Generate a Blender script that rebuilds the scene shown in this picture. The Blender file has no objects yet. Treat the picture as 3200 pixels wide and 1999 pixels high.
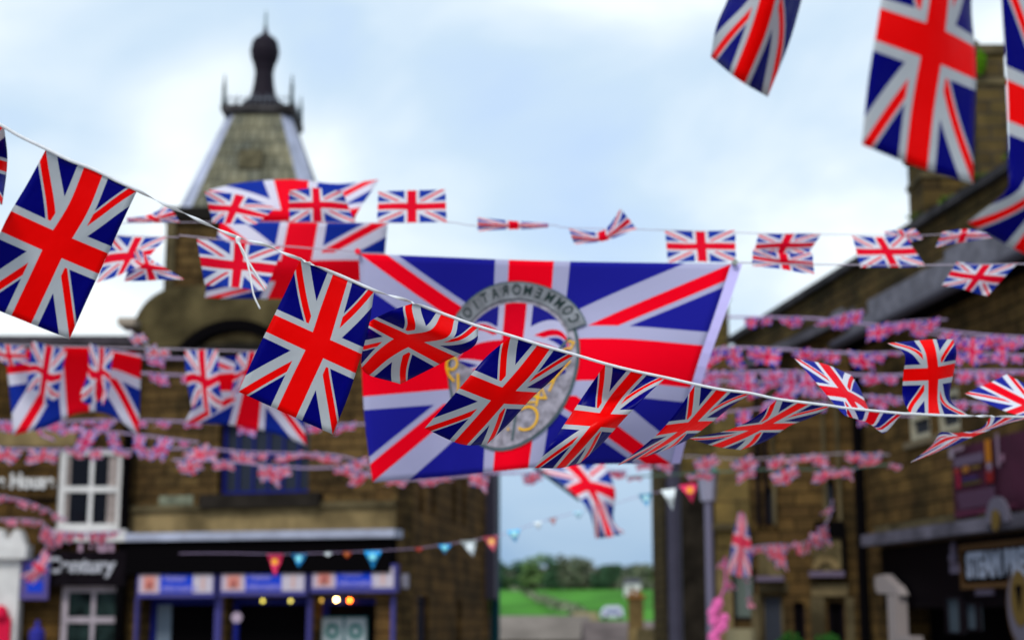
import bpy, math, random
import numpy as np
from mathutils import Vector, Matrix
random.seed(11)
SC = bpy.context.scene
COL = SC.collection
# ------------------------------------------------------------------ camera
F = 4889.0                      # focal length in photo pixels (3200 wide)
PITCH = math.atan((1930 - 999.5) / F)
EYE = Vector((0, 0, 1.6))
cam = bpy.data.cameras.new('camera'); cam_o = bpy.data.objects.new('camera', cam); COL.objects.link(cam_o)
cam.sensor_width = 36; cam.lens = F * 36 / 3200; cam.clip_start = .05; cam.clip_end = 3000
cam_o.location = EYE; cam_o.rotation_euler = (math.pi / 2 + PITCH, 0, 0)
cam.dof.use_dof = True; cam.dof.focus_distance = 3.75; cam.dof.aperture_fstop = 2.75
SC.camera = cam_o
# ------------------------------------------------------------------ sky and sun
w = bpy.data.worlds.new('World'); SC.world = w; w.use_nodes = True
nt = w.node_tree; nt.nodes.clear()
def N(t, tree=None, **k):
    n = (tree or nt).nodes.new(t)
    for a, b in k.items(): setattr(n, a, b)
    return n
out = N('ShaderNodeOutputWorld'); bg = N('ShaderNodeBackground'); bg2 = N('ShaderNodeBackground')
sky = N('ShaderNodeTexSky', sky_type='NISHITA', sun_disc=False)
sky.sun_elevation = math.radians(48); sky.sun_rotation = math.radians(200)
tc = N('ShaderNodeTexCoord'); mp = N('ShaderNodeMapping'); mp.inputs['Scale'].default_value = (1.0, 1.0, 1.9)
mp.inputs['Location'].default_value = (.62, .1, .30)
n1 = N('ShaderNodeTexNoise'); n1.inputs['Scale'].default_value = 3.9; n1.inputs['Detail'].default_value = 5; n1.inputs['Roughness'].default_value = .47
n1.inputs['Distortion'].default_value = .35
ramp = N('ShaderNodeValToRGB')
e = ramp.color_ramp.elements
e[0].position = .34; e[0].color = (.46, .61, .85, 1)
e[1].position = .68; e[1].color = (.93, 1.0, 1.03, 1)
m_ = e.new(.46); m_.color = (.54, .68, .82, 1)
m_ = e.new(.57); m_.color = (.70, .80, .88, 1)
sep = N('ShaderNodeSeparateXYZ')
r2 = N('ShaderNodeValToRGB')
r2.color_ramp.elements[0].position = .0; r2.color_ramp.elements[0].color = (.50, .60, .72, 1)
r2.color_ramp.elements[1].position = .16; r2.color_ramp.elements[1].color = (1, 1, 1, 1)
x_ = r2.color_ramp.elements.new(.04); x_.color = (.46, .58, .73, 1)
mul = N('ShaderNodeMix', data_type='RGBA', blend_type='MULTIPLY'); mul.inputs[0].default_value = 1
L = nt.links.new
L(tc.outputs['Generated'], mp.inputs[0]); L(mp.outputs[0], n1.inputs[0])
fac = n1.outputs[0]
for az, el, wid, amt in ((-10.5, 16, 5.5, .17), (-14, 11.5, 5, .05), (16.5, 17, 6, .07), (8, 11.5, 7, .03), (1, 18.5, 5, -.07), (-13, 17.5, 3.5, -.04), (3, 14, 5, -.06), (-14, 13.4, 2.2, -.05)):
    a_, e_ = math.radians(az), math.radians(el); dv = (math.sin(a_) * math.cos(e_), math.cos(a_) * math.cos(e_), math.sin(e_))
    dp = N('ShaderNodeVectorMath', operation='DOT_PRODUCT'); dp.inputs[1].default_value = dv; L(tc.outputs['Generated'], dp.inputs[0])
    mr = N('ShaderNodeMapRange', interpolation_type='SMOOTHSTEP'); mr.inputs[1].default_value = math.cos(math.radians(wid)); mr.inputs[2].default_value = 1; mr.inputs[3].default_value = 0; mr.inputs[4].default_value = amt
    L(dp.outputs['Value'], mr.inputs[0]); ad = N('ShaderNodeMath', operation='ADD'); L(fac, ad.inputs[0]); L(mr.outputs[0], ad.inputs[1]); fac = ad.outputs[0]
L(fac, ramp.inputs[0])
L(tc.outputs['Generated'], sep.inputs[0]); L(sep.outputs[2], r2.inputs[0])
L(ramp.outputs[0], mul.inputs[6]); L(r2.outputs[0], mul.inputs[7])
L(mul.outputs[2], bg.inputs[0]); bg.inputs[1].default_value = 1.01
L(sky.outputs[0], bg2.inputs[0]); bg2.inputs[1].default_value = .07
mx = N('ShaderNodeMixShader'); mx.inputs[0].default_value = .88
L(bg2.outputs[0], mx.inputs[1]); L(bg.outputs[0], mx.inputs[2]); L(mx.outputs[0], out.inputs[0])
sd = bpy.data.lights.new('sun', 'SUN'); sd.energy = 1.7; sd.angle = math.radians(14); sd.color = (1, .97, .92)
so = bpy.data.objects.new('sun', sd); COL.objects.link(so)
so.rotation_euler = Vector((math.sin(math.radians(200)) * math.cos(math.radians(48)), math.cos(math.radians(200)) * math.cos(math.radians(48)), math.sin(math.radians(48)))).to_track_quat('Z', 'Y').to_euler()
SC.view_settings.view_transform = 'Standard'; SC.view_settings.look = 'None'; SC.view_settings.exposure = 0.34; SC.view_settings.gamma = 1
SC.cycles.use_denoising = True
SC.cycles.max_bounces = 6
SC.cycles.sample_clamp_indirect = 4

# ------------------------------------------------------------------ geometry helpers
def ray(px, py):
    x = (px - 1600) / F; y = -(py - 999.5) / F
    cp, sp = math.cos(PITCH), math.sin(PITCH)
    d = Vector((x, cp - y * sp, sp + y * cp))
    return d / d.y
def U(px, py, Y): return EYE + ray(px, py) * Y
def link(o, parent=None):
    COL.objects.link(o)
    if parent: o.parent = parent
    return o
def tag(o, label=None, cat=None, group=None, kind=None):
    if label: o['label'] = label
    if cat: o['category'] = cat
    if group: o['group'] = group
    if kind: o['kind'] = kind
    return o
def empty(name, loc, label=None, cat=None, group=None, kind=None):
    o = bpy.data.objects.new(name, None); o.location = loc; o.empty_display_size = .2
    return tag(link(o), label, cat, group, kind)
class Wall:
    """vertical plane through two plan points; s along it, o outwards to the camera side, z up"""
    def __init__(s, a, b):
        s.a = Vector((a[0], a[1], 0)); s.b = Vector((b[0], b[1], 0)); s.len = (s.b - s.a).length
        s.d = (s.b - s.a).normalized(); s.n = Vector((s.d.y, -s.d.x, 0))
    def P(s, t, o, z): return s.a + s.d * t + s.n * o + Vector((0, 0, z))
    def hit(s, px, py, o=0):
        r = ray(px, py); a = s.a + s.n * o
        t = (a - EYE).dot(s.n) / r.dot(s.n); p = EYE + r * t
        return (p - a).dot(s.d), p.z
    def rect(s, x0, y0, x1, y1, o=0):
        a = s.hit(x0, (y0 + y1) / 2, o)[0]; b = s.hit(x1, (y0 + y1) / 2, o)[0]
        c = s.hit((x0 + x1) / 2, y1, o)[1]; d = s.hit((x0 + x1) / 2, y0, o)[1]
        return a, b, c, d
def plan(px, Y, py=1600):
    p = U(px, py, Y); return (p.x, p.y)
WORLD = Wall((0, 0), (1, 0)); WORLD.n = Vector((0, 1, 0))   # P(x, y, z)
class MB:
    def __init__(s): s.v = []; s.f = []; s.uv = []
    def quad(s, pts, uv=None):
        b = len(s.v); s.v += [Vector(p) for p in pts]; s.f.append(list(range(b, b + len(pts))))
        s.uv += uv if uv else [(0, 0)] * len(pts)
    def box(s, W, s0, s1, o0, o1, z0, z1):
        P = W.P
        q = [((s0, o1, z0), (s1, o1, z0), (s1, o1, z1), (s0, o1, z1)), ((s1, o0, z0), (s0, o0, z0), (s0, o0, z1), (s1, o0, z1)),
             ((s0, o0, z0), (s0, o1, z0), (s0, o1, z1), (s0, o0, z1)), ((s1, o1, z0), (s1, o0, z0), (s1, o0, z1), (s1, o1, z1)),
             ((s0, o1, z1), (s1, o1, z1), (s1, o0, z1), (s0, o0, z1)), ((s0, o0, z0), (s1, o0, z0), (s1, o1, z0), (s0, o1, z0))]
        for i, c in enumerate(q):
            uv = [((a, z) if i < 2 else (o, z) if i < 4 else (a, o)) for a, o, z in c]
            s.quad([P(*t) for t in c], uv)
        return s
    def tube(s, pts, r, n=10, cap=True):
        pts = [Vector(p) for p in pts]; rs = r if isinstance(r, (list, tuple)) else [r] * len(pts)
        rings = []
        for i, p in enumerate(pts):
            t = (pts[min(i + 1, len(pts) - 1)] - pts[max(i - 1, 0)]).normalized()
            a = t.orthogonal().normalized() if abs(t.z) < .99 else Vector((1, 0, 0)); b = t.cross(a)
            rings.append([p + (a * math.cos(k * 2 * math.pi / n) + b * math.sin(k * 2 * math.pi / n)) * rs[i] for k in range(n)])
        base = len(s.v)
        for R in rings: s.v += R
        for i in range(len(rings) - 1):
            for k in range(n):
                a = base + i * n + k; b = base + i * n + (k + 1) % n
                s.f.append([a, b, b + n, a + n]); s.uv += [(k / n, i), ((k + 1) / n, i), ((k + 1) / n, i + 1), (k / n, i + 1)]
        if cap:
            s.f.append([base + k for k in range(n)][::-1]); s.uv += [(0, 0)] * n
            e = base + (len(rings) - 1) * n; s.f.append([e + k for k in range(n)]); s.uv += [(0, 0)] * n
        return s
    def lathe(s, c, prof, n=20, sq=None):
        """prof: (radius, z) list; sq = polygon of unit plan points instead of a circle"""
        plan_ = sq or [(math.cos(k * 2 * math.pi / n), math.sin(k * 2 * math.pi / n)) for k in range(n)]
        n = len(plan_); base = len(s.v); c = Vector(c)
        for r, z in prof: s.v += [c + Vector((x * r, y * r, z)) for x, y in plan_]
        for i in range(len(prof) - 1):
            for k in range(n):
                a = base + i * n + k; b = base + i * n + (k + 1) % n
                s.f.append([a, b, b + n, a + n]); s.uv += [(k * .8, prof[i][1]), (k * .8 + .8, prof[i][1]), (k * .8 + .8, prof[i + 1][1]), (k * .8, prof[i + 1][1])]
        e = base + (len(prof) - 1) * n; s.f.append([e + k for k in range(n)]); s.uv += [(0, 0)] * n
        s.f.append([base + k for k in range(n)][::-1]); s.uv += [(0, 0)] * n
        return s
    def build(s, name, mat, parent=None, loc=None, smooth=False):
        org = Vector(parent.matrix_world.translation) if parent and not getattr(parent, 'type', '') == 'MESH' else None
        if parent and parent.type == 'MESH': org = Vector(parent['_org'])
        if parent and parent.type == 'EMPTY': org = Vector(parent.location)
        if org is None: org = Vector(loc) if loc is not None else s.v[0].copy()
        me = bpy.data.meshes.new(name); me.from_pydata([tuple(v - org) for v in s.v], [], s.f)
        uvl = me.uv_layers.new(name='UVMap'); uvl.data.foreach_set('uv', [c for p in s.uv for c in p])
        me.materials.append(mat)
        if smooth: me.polygons.foreach_set('use_smooth', [True] * len(me.polygons))
        o = bpy.data.objects.new(name, me)
        if parent is None: o.location = org
        o['_org'] = tuple(org)
        return link(o, parent)
def crv(arr, t, ts):
    """smooth curve through arr (list of vectors at parameters ts)"""
    n = len(ts)
    if n == 1: return arr[0]
    i = 0
    while i < n - 2 and t > ts[i + 1]: i += 1
    t0, t1 = ts[i], ts[i + 1]; k = (t - t0) / (t1 - t0)
    p1, p2 = arr[i], arr[i + 1]
    def slope(j):
        if j == 0: return (arr[1] - arr[0]) / (ts[1] - ts[0])
        if j == n - 1: return (arr[-1] - arr[-2]) / (ts[-1] - ts[-2])
        return (arr[j + 1] - arr[j - 1]) / (ts[j + 1] - ts[j - 1])
    h = t1 - t0; m1 = slope(i) * h; m2 = slope(i + 1) * h
    return p1 * (2 * k**3 - 3 * k**2 + 1) + m1 * (k**3 - 2 * k**2 + k) + p2 * (-2 * k**3 + 3 * k**2) + m2 * (k**3 - k**2)

# ------------------------------------------------------------------ materials
MC = {}
def pbr(name, col, rough=.8, var=.0, scale=3.0, bump=0, metal=0, col2=None, coord='Object', spec=.06):
    if name in MC: return MC[name]
    m = bpy.data.materials.new(name); m.use_nodes = True; t = m.node_tree; b = t.nodes['Principled BSDF']
    b.inputs['Base Color'].default_value = (*col, 1); b.inputs['Roughness'].default_value = rough; b.inputs['Metallic'].default_value = metal
    if spec is not None: b.inputs['Specular IOR Level'].default_value = spec
    if var or col2 or bump:
        c = N('ShaderNodeTexCoord', t); n = N('ShaderNodeTexNoise', t); n.inputs['Scale'].default_value = scale; n.inputs['Detail'].default_value = 6
        t.links.new(c.outputs[coord], n.inputs[0])
        r = N('ShaderNodeValToRGB', t); k1 = tuple(x * (1 - var) for x in col); k2 = col2 or tuple(min(1, x * (1 + var)) for x in col)
        r.color_ramp.elements[0].position = .35; r.color_ramp.elements[1].position = .65
        r.color_ramp.elements[0].color = (*k1, 1); r.color_ramp.elements[1].color = (*k2, 1)
        t.links.new(n.outputs[0], r.inputs[0]); t.links.new(r.outputs[0], b.inputs['Base Color'])
        if bump:
            bp = N('ShaderNodeBump', t); bp.inputs['Strength'].default_value = bump
            t.links.new(n.outputs[0], bp.inputs['Height']); t.links.new(bp.outputs[0], b.inputs['Normal'])
    MC[name] = m; return m
def masonry(name, c1, c2, mortar, bw=.5, bh=.22, lichen=None, tint=.5):
    m = bpy.data.materials.new(name); m.use_nodes = True; t = m.node_tree; b = t.nodes['Principled BSDF']; b.inputs['Roughness'].default_value = .9; b.inputs['Specular IOR Level'].default_value = .04
    u = N('ShaderNodeUVMap', t); br = N('ShaderNodeTexBrick', t)
    br.inputs['Scale'].default_value = 1; br.inputs['Brick Width'].default_value = bw; br.inputs['Row Height'].default_value = bh
    br.inputs['Mortar Size'].default_value = .018; br.inputs['Mortar Smooth'].default_value = .4
    br.inputs['Color1'].default_value = (*c1, 1); br.inputs['Color2'].default_value = (*c2, 1); br.inputs['Mortar'].default_value = (*mortar, 1)
    br.inputs['Bias'].default_value = -.1
    n = N('ShaderNodeTexNoise', t); n.inputs['Scale'].default_value = 1.1; n.inputs['Detail'].default_value = 7; n.inputs['Roughness'].default_value = .65
    t.links.new(u.outputs[0], br.inputs[0]); t.links.new(u.outputs[0], n.inputs[0])
    r = N('ShaderNodeValToRGB', t); r.color_ramp.elements[0].position = .36; r.color_ramp.elements[1].position = .66
    r.color_ramp.elements[0].color = (tint, tint, tint, 1); r.color_ramp.elements[1].color = (1.42, 1.22, .95, 1) if lichen is None else (*lichen, 1)
    x = N('ShaderNodeMix', t, data_type='RGBA', blend_type='MULTIPLY'); x.inputs[0].default_value = 1
    t.links.new(n.outputs[0], r.inputs[0]); t.links.new(br.outputs[0], x.inputs[6]); t.links.new(r.outputs[0], x.inputs[7])
    t.links.new(x.outputs[2], b.inputs['Base Color'])
    bp = N('ShaderNodeBump', t); bp.inputs['Strength'].default_value = .6; bp.inputs['Distance'].default_value = .03
    t.links.new(br.outputs['Fac'], bp.inputs['Height']); bp.invert = True; t.links.new(bp.outputs[0], b.inputs['Normal'])
    return m
def flagmat(name, W=45.0, mirror=False, red=(.96, .0, .0), blue=(0, 0, .23), white=(.78, .8, .82), rough=.32, trans=.25, spec=.06, d=(2.0, 2.7, 2.9), xr=3.0, xw=5.0):
    """the union flag worked out from the flag's own coordinates: U along the length, V across"""
    m = bpy.data.materials.new(name); m.use_nodes = True; t = m.node_tree; K = t.links.new
    b = t.nodes['Principled BSDF']; b.inputs['Roughness'].default_value = rough; b.inputs['Specular IOR Level'].default_value = spec
    u = N('ShaderNodeUVMap', t); s = N('ShaderNodeSeparateXYZ', t); K(u.outputs[0], s.inputs[0])
    def M(op, a, c=None, e=None):
        n = N('ShaderNodeMath', t, operation=op)
        for i, q in enumerate((a, c, e)):
            if q is None: continue
            if isinstance(q, (int, float)): n.inputs[i].default_value = q
            else: K(q, n.inputs[i])
        return n.outputs[0]
    H = 30.0
    x = M('MULTIPLY', M('SUBTRACT', s.outputs[0], .5), -W if mirror else W); y = M('MULTIPLY', M('SUBTRACT', s.outputs[1], .5), H)
    ax = M('ABSOLUTE', x); ay = M('ABSOLUTE', y); Ln = math.hypot(W, H)
    dd = M('SUBTRACT', M('MULTIPLY', ax, H / Ln), M('MULTIPLY', ay, W / Ln))
    tt = M('MULTIPLY', dd, M('SIGN', M('MULTIPLY', x, y)))
    def band(v, lo, hi): return M('MULTIPLY', M('GREATER_THAN', v, lo), M('LESS_THAN', v, hi))
    wd = band(tt, -d[1], d[2]); rd = band(tt, -d[0], 0.0)
    cr = M('MINIMUM', ax, ay); wc = M('LESS_THAN', cr, xw); rc = M('LESS_THAN', cr, xr)
    def mix(f, a, c):
        n = N('ShaderNodeMix', t, data_type='RGBA'); K(f, n.inputs[0])
        for i, q in ((6, a), (7, c)):
            if isinstance(q, tuple): n.inputs[i].default_value = (*q, 1)
            else: K(q, n.inputs[i])
        return n.outputs[2]
    c = mix(wd, blue, white); c = mix(rd, c, red); c = mix(wc, c, white); c = mix(rc, c, red)
    K(c, b.inputs['Base Color'])
    tr = N('ShaderNodeBsdfTranslucent', t); K(c, tr.inputs[0]); ms = N('ShaderNodeMixShader', t); ms.inputs[0].default_value = trans
    K(b.outputs[0], ms.inputs[1]); K(tr.outputs[0], ms.inputs[2]); K(ms.outputs[0], t.nodes['Material Output'].inputs[0])
    nz = N('ShaderNodeTexNoise', t); nz.inputs['Scale'].default_value = 7; nz.inputs['Detail'].default_value = 2; K(u.outputs[0], nz.inputs[0])
    bp = N('ShaderNodeBump', t); bp.inputs['Strength'].default_value = .12; bp.inputs['Distance'].default_value = .02
    K(nz.outputs[0], bp.inputs['Height']); K(bp.outputs[0], b.inputs['Normal'])
    return m
PLASTIC = flagmat('plastic union flag', trans=.46, spec=.10, red=(1.0, 0, 0), blue=(0, 0, .24), white=(.63, .65, .67), d=(2.0, 2.6, 2.8))
PLASTIC2 = flagmat('backlit plastic union flag', trans=.5, white=(.88, .88, .93), red=(.98, .0, .02), blue=(.02, .03, .42))  # paler copy of the plastic: backlight put into its colours
CLOTH = flagmat('cloth union flag', trans=.5, rough=.8, white=(.86, .84, .9), red=(.98, .005, .03), blue=(.015, .05, .42), d=(1.6, 3.2, 3.0))
CLOTHB = flagmat('broad striped cloth flag', trans=.5, rough=.8, white=(.84, .82, .9), red=(1.0, .005, .03), blue=(.015, .05, .45), d=(2.3, 3.3, 3.2), xr=4.0, xw=6.3)
SMALLS = flagmat('small strong union flag', trans=.5, rough=.6, white=(.86, .62, .82), red=(1.0, .01, .10), blue=(.02, .035, .55), d=(1.7, 2.3, 2.3), xr=3.4, xw=4.9)
BIGCLOTH = flagmat('big cloth union flag', W=50, mirror=True, trans=.42, rough=.85, white=(.56, .55, .74), red=(1.0, .0, .02), blue=(.02, .02, .38), d=(2.1, 2.9, 3.0))
SMALL = flagmat('small pink union flag', trans=.5, rough=.6, white=(.92, .62, .72), red=(.98, .06, .13), blue=(.06, .10, .42), d=(1.7, 3.2, 3.2), xr=3.4, xw=5.4)
SMALLP = flagmat('small purple union flag', trans=.5, rough=.6, white=(.78, .58, .84), red=(.95, .03, .16), blue=(.06, .07, .5), d=(1.7, 3.2, 3.2), xr=3.4, xw=5.4)
TAPE = pbr('white tape', (.80, .80, .81), .45, .06, 60, spec=.2)
CORD = pbr('pale cord', (.45, .38, .46), .8)
CORDP = pbr('lilac cord', (.38, .28, .44), .8)

STONE = masonry('sooty sandstone', (.078, .052, .024), (.130, .090, .040), (.022, .015, .009), tint=.35)
STONE_SIDE = masonry('brown sandstone', (.145, .088, .036), (.085, .052, .022), (.022, .012, .006), bw=1.1, bh=.27, tint=.5)
STONE_L = masonry('dark cottage stone', (.060, .038, .016), (.115, .070, .024), (.012, .008, .005), bw=.8, bh=.3, tint=.35)
STONE_R = masonry('mossy cottage stone', (.070, .046, .021), (.120, .080, .032), (.03, .022, .010), bw=.55, bh=.22, tint=.4)
STONE_Y = masonry('yellow ashlar', (.15, .115, .045), (.19, .145, .06), (.08, .06, .03), bw=.8, bh=.4)
TAN = pbr('tan ashlar', (.19, .136, .062), .9, .45, 1.6, .2)
TAN_D = pbr('stained tan stone', (.085, .066, .034), .9, .5, 1.6, .2)
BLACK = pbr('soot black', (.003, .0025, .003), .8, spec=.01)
DARK = pbr('dark timber', (.007, .005, .007), .7, .3, 4, spec=.02)
LEAD = pbr('pale lead', (.36, .38, .48), .55, .2, 2)
SLATE = pbr('grey slate', (.070, .068, .082), .7, .35, 2.4, .3)
SLATE_G = masonry('mossy stone slates', (.215, .225, .185), (.125, .132, .105), (.075, .078, .06), bw=.22, bh=.34, tint=.5)
WHITE = pbr('white paint', (.62, .60, .58), .5, .08, 3)
WHITE_P = pbr('dull white paint', (.40, .34, .37), .5, .15, 3)
BLUE = pbr('navy paint', (.010, .014, .15), .45)
BLUE_B = pbr('bright blue sign', (.012, .05, .52), .4)
LILAC = pbr('lilac frame', (.065, .06, .23), .5)
GLASS = pbr('dark window glass', (.005, .005, .008), .12, spec=.12)
GLASS_G = pbr('grey window glass', (.030, .034, .045), .2, spec=.15)
CURT = pbr('cream curtain', (.30, .25, .23), .9, .2, 8)

# ------------------------------------------------------------------ ground, fields
g = MB(); S = 1500
g.quad([(-S, -60, 0), (S, -60, 0), (S, 45, 0), (-S, 45, 0)], [(0, 0), (9, 0), (9, 9), (0, 9)])
g.quad([(-S, 45, 0), (S, 45, 0), (S, 120, -9), (-S, 120, -9)]); g.quad([(-S, 120, -9), (S, 120, -9), (S, 260, -6), (-S, 260, -6)])
tag(g.build('ground', pbr('stone setts', (.26, .24, .22), .85, .3, 2, .3), loc=(0, 0, 0)), kind='structure')
hb = MB()
prof = [(258, -6.2), (300, -1.5), (350, 3.5), (400, 8.3), (440, 9.4), (700, 10.5), (1400, 6)]
for i in range(len(prof) - 1):
    for k in range(24):
        x0 = -300 + k * 30; x1 = x0 + 30
        hb.quad([(x0, prof[i][0], prof[i][1]), (x1, prof[i][0], prof[i][1]), (x1, prof[i + 1][0], prof[i + 1][1]), (x0, prof[i + 1][0], prof[i + 1][1])])
tag(hb.build('hillside', pbr('green pasture', (.055, .19, .022), .9, .35, .09), loc=(0, 260, 0)), kind='structure')
# hedge running down the pasture
GREEN_D = pbr('dark leaves', (.06, .13, .065), .9, .6, .6)
GREEN_M = pbr('spring leaves', (.15, .24, .08), .9, .5, .5)
GREEN_O = pbr('olive leaves', (.17, .19, .12), .9, .5, .5)
GREEN_B = pbr('bright leaves', (.06, .14, .03), .9, .5, .5)
BARK = pbr('bark', (.06, .045, .03), .9)
def foliage(mb, c, rx, ry, rz, n, size):
    for _ in range(n):
        while True:
            p = Vector((random.uniform(-1, 1), random.uniform(-1, 1), random.uniform(-1, 1)))
            if .25 < p.length < 1: break
        p = Vector((p.x * rx, p.y * ry, p.z * rz)) + Vector(c)
        a = Vector((random.gauss(0, 1), random.gauss(0, 1), random.gauss(0, 1))).normalized(); b = a.orthogonal().normalized(); q = a.cross(b)
        s = size * random.uniform(.6, 1.3); mb.quad([p - b * s, p + q * s * .7, p + b * s, p - q * s * .7])
def tree(x, Y, z, h, wd, mat, label, group='trees along the far hillside'):
    t = empty('tree', (x, Y, z), label, 'tree', group)
    tk = MB(); tk.tube([(x, Y, z - .5), (x + .1, Y, z + h * .35), (x - .1, Y, z + h * .75)], [h * .04, h * .03, h * .01], 7)
    for k in range(5):
        an = random.uniform(0, 6.28); b0 = Vector((x, Y, z + h * (.3 + .08 * k))); tk.tube([b0, b0 + Vector((math.cos(an) * wd * .3, math.sin(an) * wd * .3, h * .22))], [h * .015, h * .005], 5)
    tk.build('trunk', BARK, t)
    c = MB()
    for k in range(12):
        cx = x + random.uniform(-.32, .32) * wd; cz = z + h * random.uniform(.2, .84)
        foliage(c, (cx, Y + random.uniform(-.3, .3) * wd, cz), wd * .27, wd * .27, h * .16, 130, h * .035)
    c.build('crown', mat, t)
tr_spec = [(1548, 1748, 1850, 70, GREEN_D, 'small dark green tree beside the brick side wall'), (1575, 1790, 1850, 90, GREEN_B, 'low yellow green bush tree right of the brick wall'),
 (1622, 1745, 1838, 62, GREEN_D, 'dark narrow tree left of the tall light green tree'), (1668, 1724, 1838, 88, GREEN_M, 'tall light green tree, tallest on the left of the wood'),
 (1728, 1730, 1836, 80, GREEN_D, 'broad dark tree just right of the tall light green one'), (1778, 1728, 1836, 76, GREEN_O, 'bare greyish olive tree in the middle of the wood'),
 (1822, 1736, 1836, 70, GREEN_O, 'olive brown tree right of the middle of the wood'), (1868, 1746, 1836, 74, GREEN_D, 'dark green tree above the silver van'),
 (1912, 1756, 1838, 64, GREEN_D, 'rounded dark tree where the wood starts to fall away'), (1952, 1770, 1838, 60, GREEN_O, 'low olive tree just left of the white house'),
 (2010, 1752, 1836, 72, GREEN_O, 'greyish tree behind the white house'), (2058, 1745, 1836, 70, GREEN_M, 'pale tree at the edge of the dark stone house')]
for px, yt, yb, wpx, m, lab in tr_spec:
    Y = 432 + random.uniform(-8, 8); b = U(px, yb, Y); tp = U(px, yt, Y)
    zg = 7.9; tree(b.x, Y, zg, tp.z - zg, wpx * Y / F, m, lab)
wd_ = MB()
for k in range(90):
    px = 1515 + 590 * k / 89; top = 1768 + 12 * math.sin(k * .5) + (10 if px < 1600 else 0); p0 = U(px, (top + 1842) / 2, 448)
    foliage(wd_, p0 + Vector((0, 0, -1.2)), 4.5, 4, 4.6, 170, .75)
tag(wd_.build('wood', pbr('far mixed wood', (.14, .20, .12), .9, .5, .12, col2=(.22, .22, .18))), kind='stuff')
wd_ = None
hd = MB()
for k in range(60):
    t = k / 59; px = 1600 + 215 * t; py = 1838 + 72 * t; Y = 425 - 150 * t
    p = U(px, py, Y); foliage(hd, p, 1.5, 1.5, .8, 12, .6)
tag(hd.build('hedge', GREEN_O), 'long dark hedge running diagonally down the green pasture', 'hedge')
# ------------------------------------------------------------------ far things in the gap
def house(name, px0, px1, ytop, Y, zb, mat, roofm, rise, label, cat='house', depth=6):
    a = U(px0, 1900, Y); b = U(px1, 1900, Y); z1 = U((px0 + px1) / 2, ytop, Y).z
    t = empty(name, (a.x, Y, zb), label, cat)
    W = Wall((a.x, Y), (b.x, Y)); mb = MB(); mb.box(W, 0, W.len, -depth, 0, zb, z1); mb.build('wall', mat, t)
    r = MB(); ov = W.len * .04; h = rise
    A = [W.P(-ov, .2, z1 + .02), W.P(W.len + ov, .2, z1 + .02), W.P(W.len + ov, -depth / 2, z1 + h), W.P(-ov, -depth / 2, z1 + h), W.P(-ov, -depth - .2, z1 + .02), W.P(W.len + ov, -depth - .2, z1 + .02)]
    uv = [(0, 0), (W.len, 0), (W.len, 2), (0, 2)]
    r.quad([A[0], A[1], A[2], A[3]], uv); r.quad([A[3], A[2], A[5], A[4]], uv); r.quad([A[0], A[3], A[4]]); r.quad([A[1], A[5], A[2]]); r.quad([A[0], A[4], A[5], A[1]])
    r.build('roof', roofm, t)
    return t, W, z1
t, W, z1 = house('white_house', 1955, 2004, 1822, 380, 2, WHITE, SLATE, 1.2, 'small white house at the far edge of the green field')
mb = MB(); mb.box(W, 1, 1.7, .02, .06, z1 - 1.6, z1 - .6); mb.build('window', GLASS_G, t)
t, W, z1 = house('cottage', 1540, 1840, 2000, 78, -8, STONE_SIDE, pbr('brown stone slates', (.17, .145, .125), .9, .2, .5), 1.2, 'low cottage roof of brown grey slates below the field, left half of the gap')
t, W, z1 = house('cottage', 1838, 2052, 2012, 70, -8, STONE_SIDE, pbr('dark brown slates', (.12, .095, .09), .9, .3, .7), 1.0, 'lower cottage with darker brown roof, right of the brown grey roof')
t, W, z1 = house('outbuilding', 1800, 1872, 1940, 84, -8, TAN, pbr('tan slates', (.20, .16, .08), .9, .2, 1), .5, 'little tan gabled outbuilding poking up behind the cottage roofs')
c0 = U(1988, 1999, 66); c1 = U(1988, 1842, 66)
t = empty('chimney_stack', (c0.x, 66, c0.z - 2), 'square brown stone chimney stack standing in front of the green field', 'chimney')
mb = MB(); WW = WORLD; mb.box(WW, c0.x - .30, c0.x + .30, 65.7, 66.3, c0.z - 2, c1.z - .35); mb.build('shaft', pbr('brown stone', (.10, .065, .025), .9, .5, 2), t)
mb = MB(); mb.box(WW, c0.x - .37, c0.x + .37, 65.63, 66.37, c1.z - .35, c1.z - .2).tube([(c0.x - .12, 66, c1.z - .2), (c0.x - .12, 66, c1.z + .05)], .1).tube([(c0.x + .14, 66, c1.z - .2), (c0.x + .14, 66, c1.z + .02)], .1)
mb.build('cap', pbr('orange clay', (.22, .10, .03), .8), t)
# silver van far below
vc = U(1912, 1914, 120)
t = empty('parked_van', (vc.x, 120, vc.z - .5), 'silver van with dark windscreen parked beyond the cottage roofs', 'van')
mb = MB(); prof = [(-.8, 0), (-.8, .7), (-.62, 1.0), (-.45, 1.35), (.46, 1.42), (.7, 1.1), (.8, .7), (.8, 0)]
for i in range(len(prof)):
    a = prof[i]; b = prof[(i + 1) % len(prof)]
    mb.quad([(vc.x + a[0], 119, vc.z - .3 + a[1] * .6), (vc.x + b[0], 119, vc.z - .3 + b[1] * .6), (vc.x + b[0], 121, vc.z - .3 + b[1] * .6), (vc.x + a[0], 121, vc.z - .3 + a[1] * .6)])
mb.quad([(vc.x + a[0], 119, vc.z - .3 + a[1] * .6) for a in prof]); mb.build('body', pbr('silver paint', (.55, .56, .66), .3), t)
mb = MB(); mb.box(WW, vc.x - .55, vc.x + .55, 118.96, 118.99, vc.z + .0, vc.z + .2); mb.build('windscreen', pbr('blue glass', (.05, .10, .22), .1), t)
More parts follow.
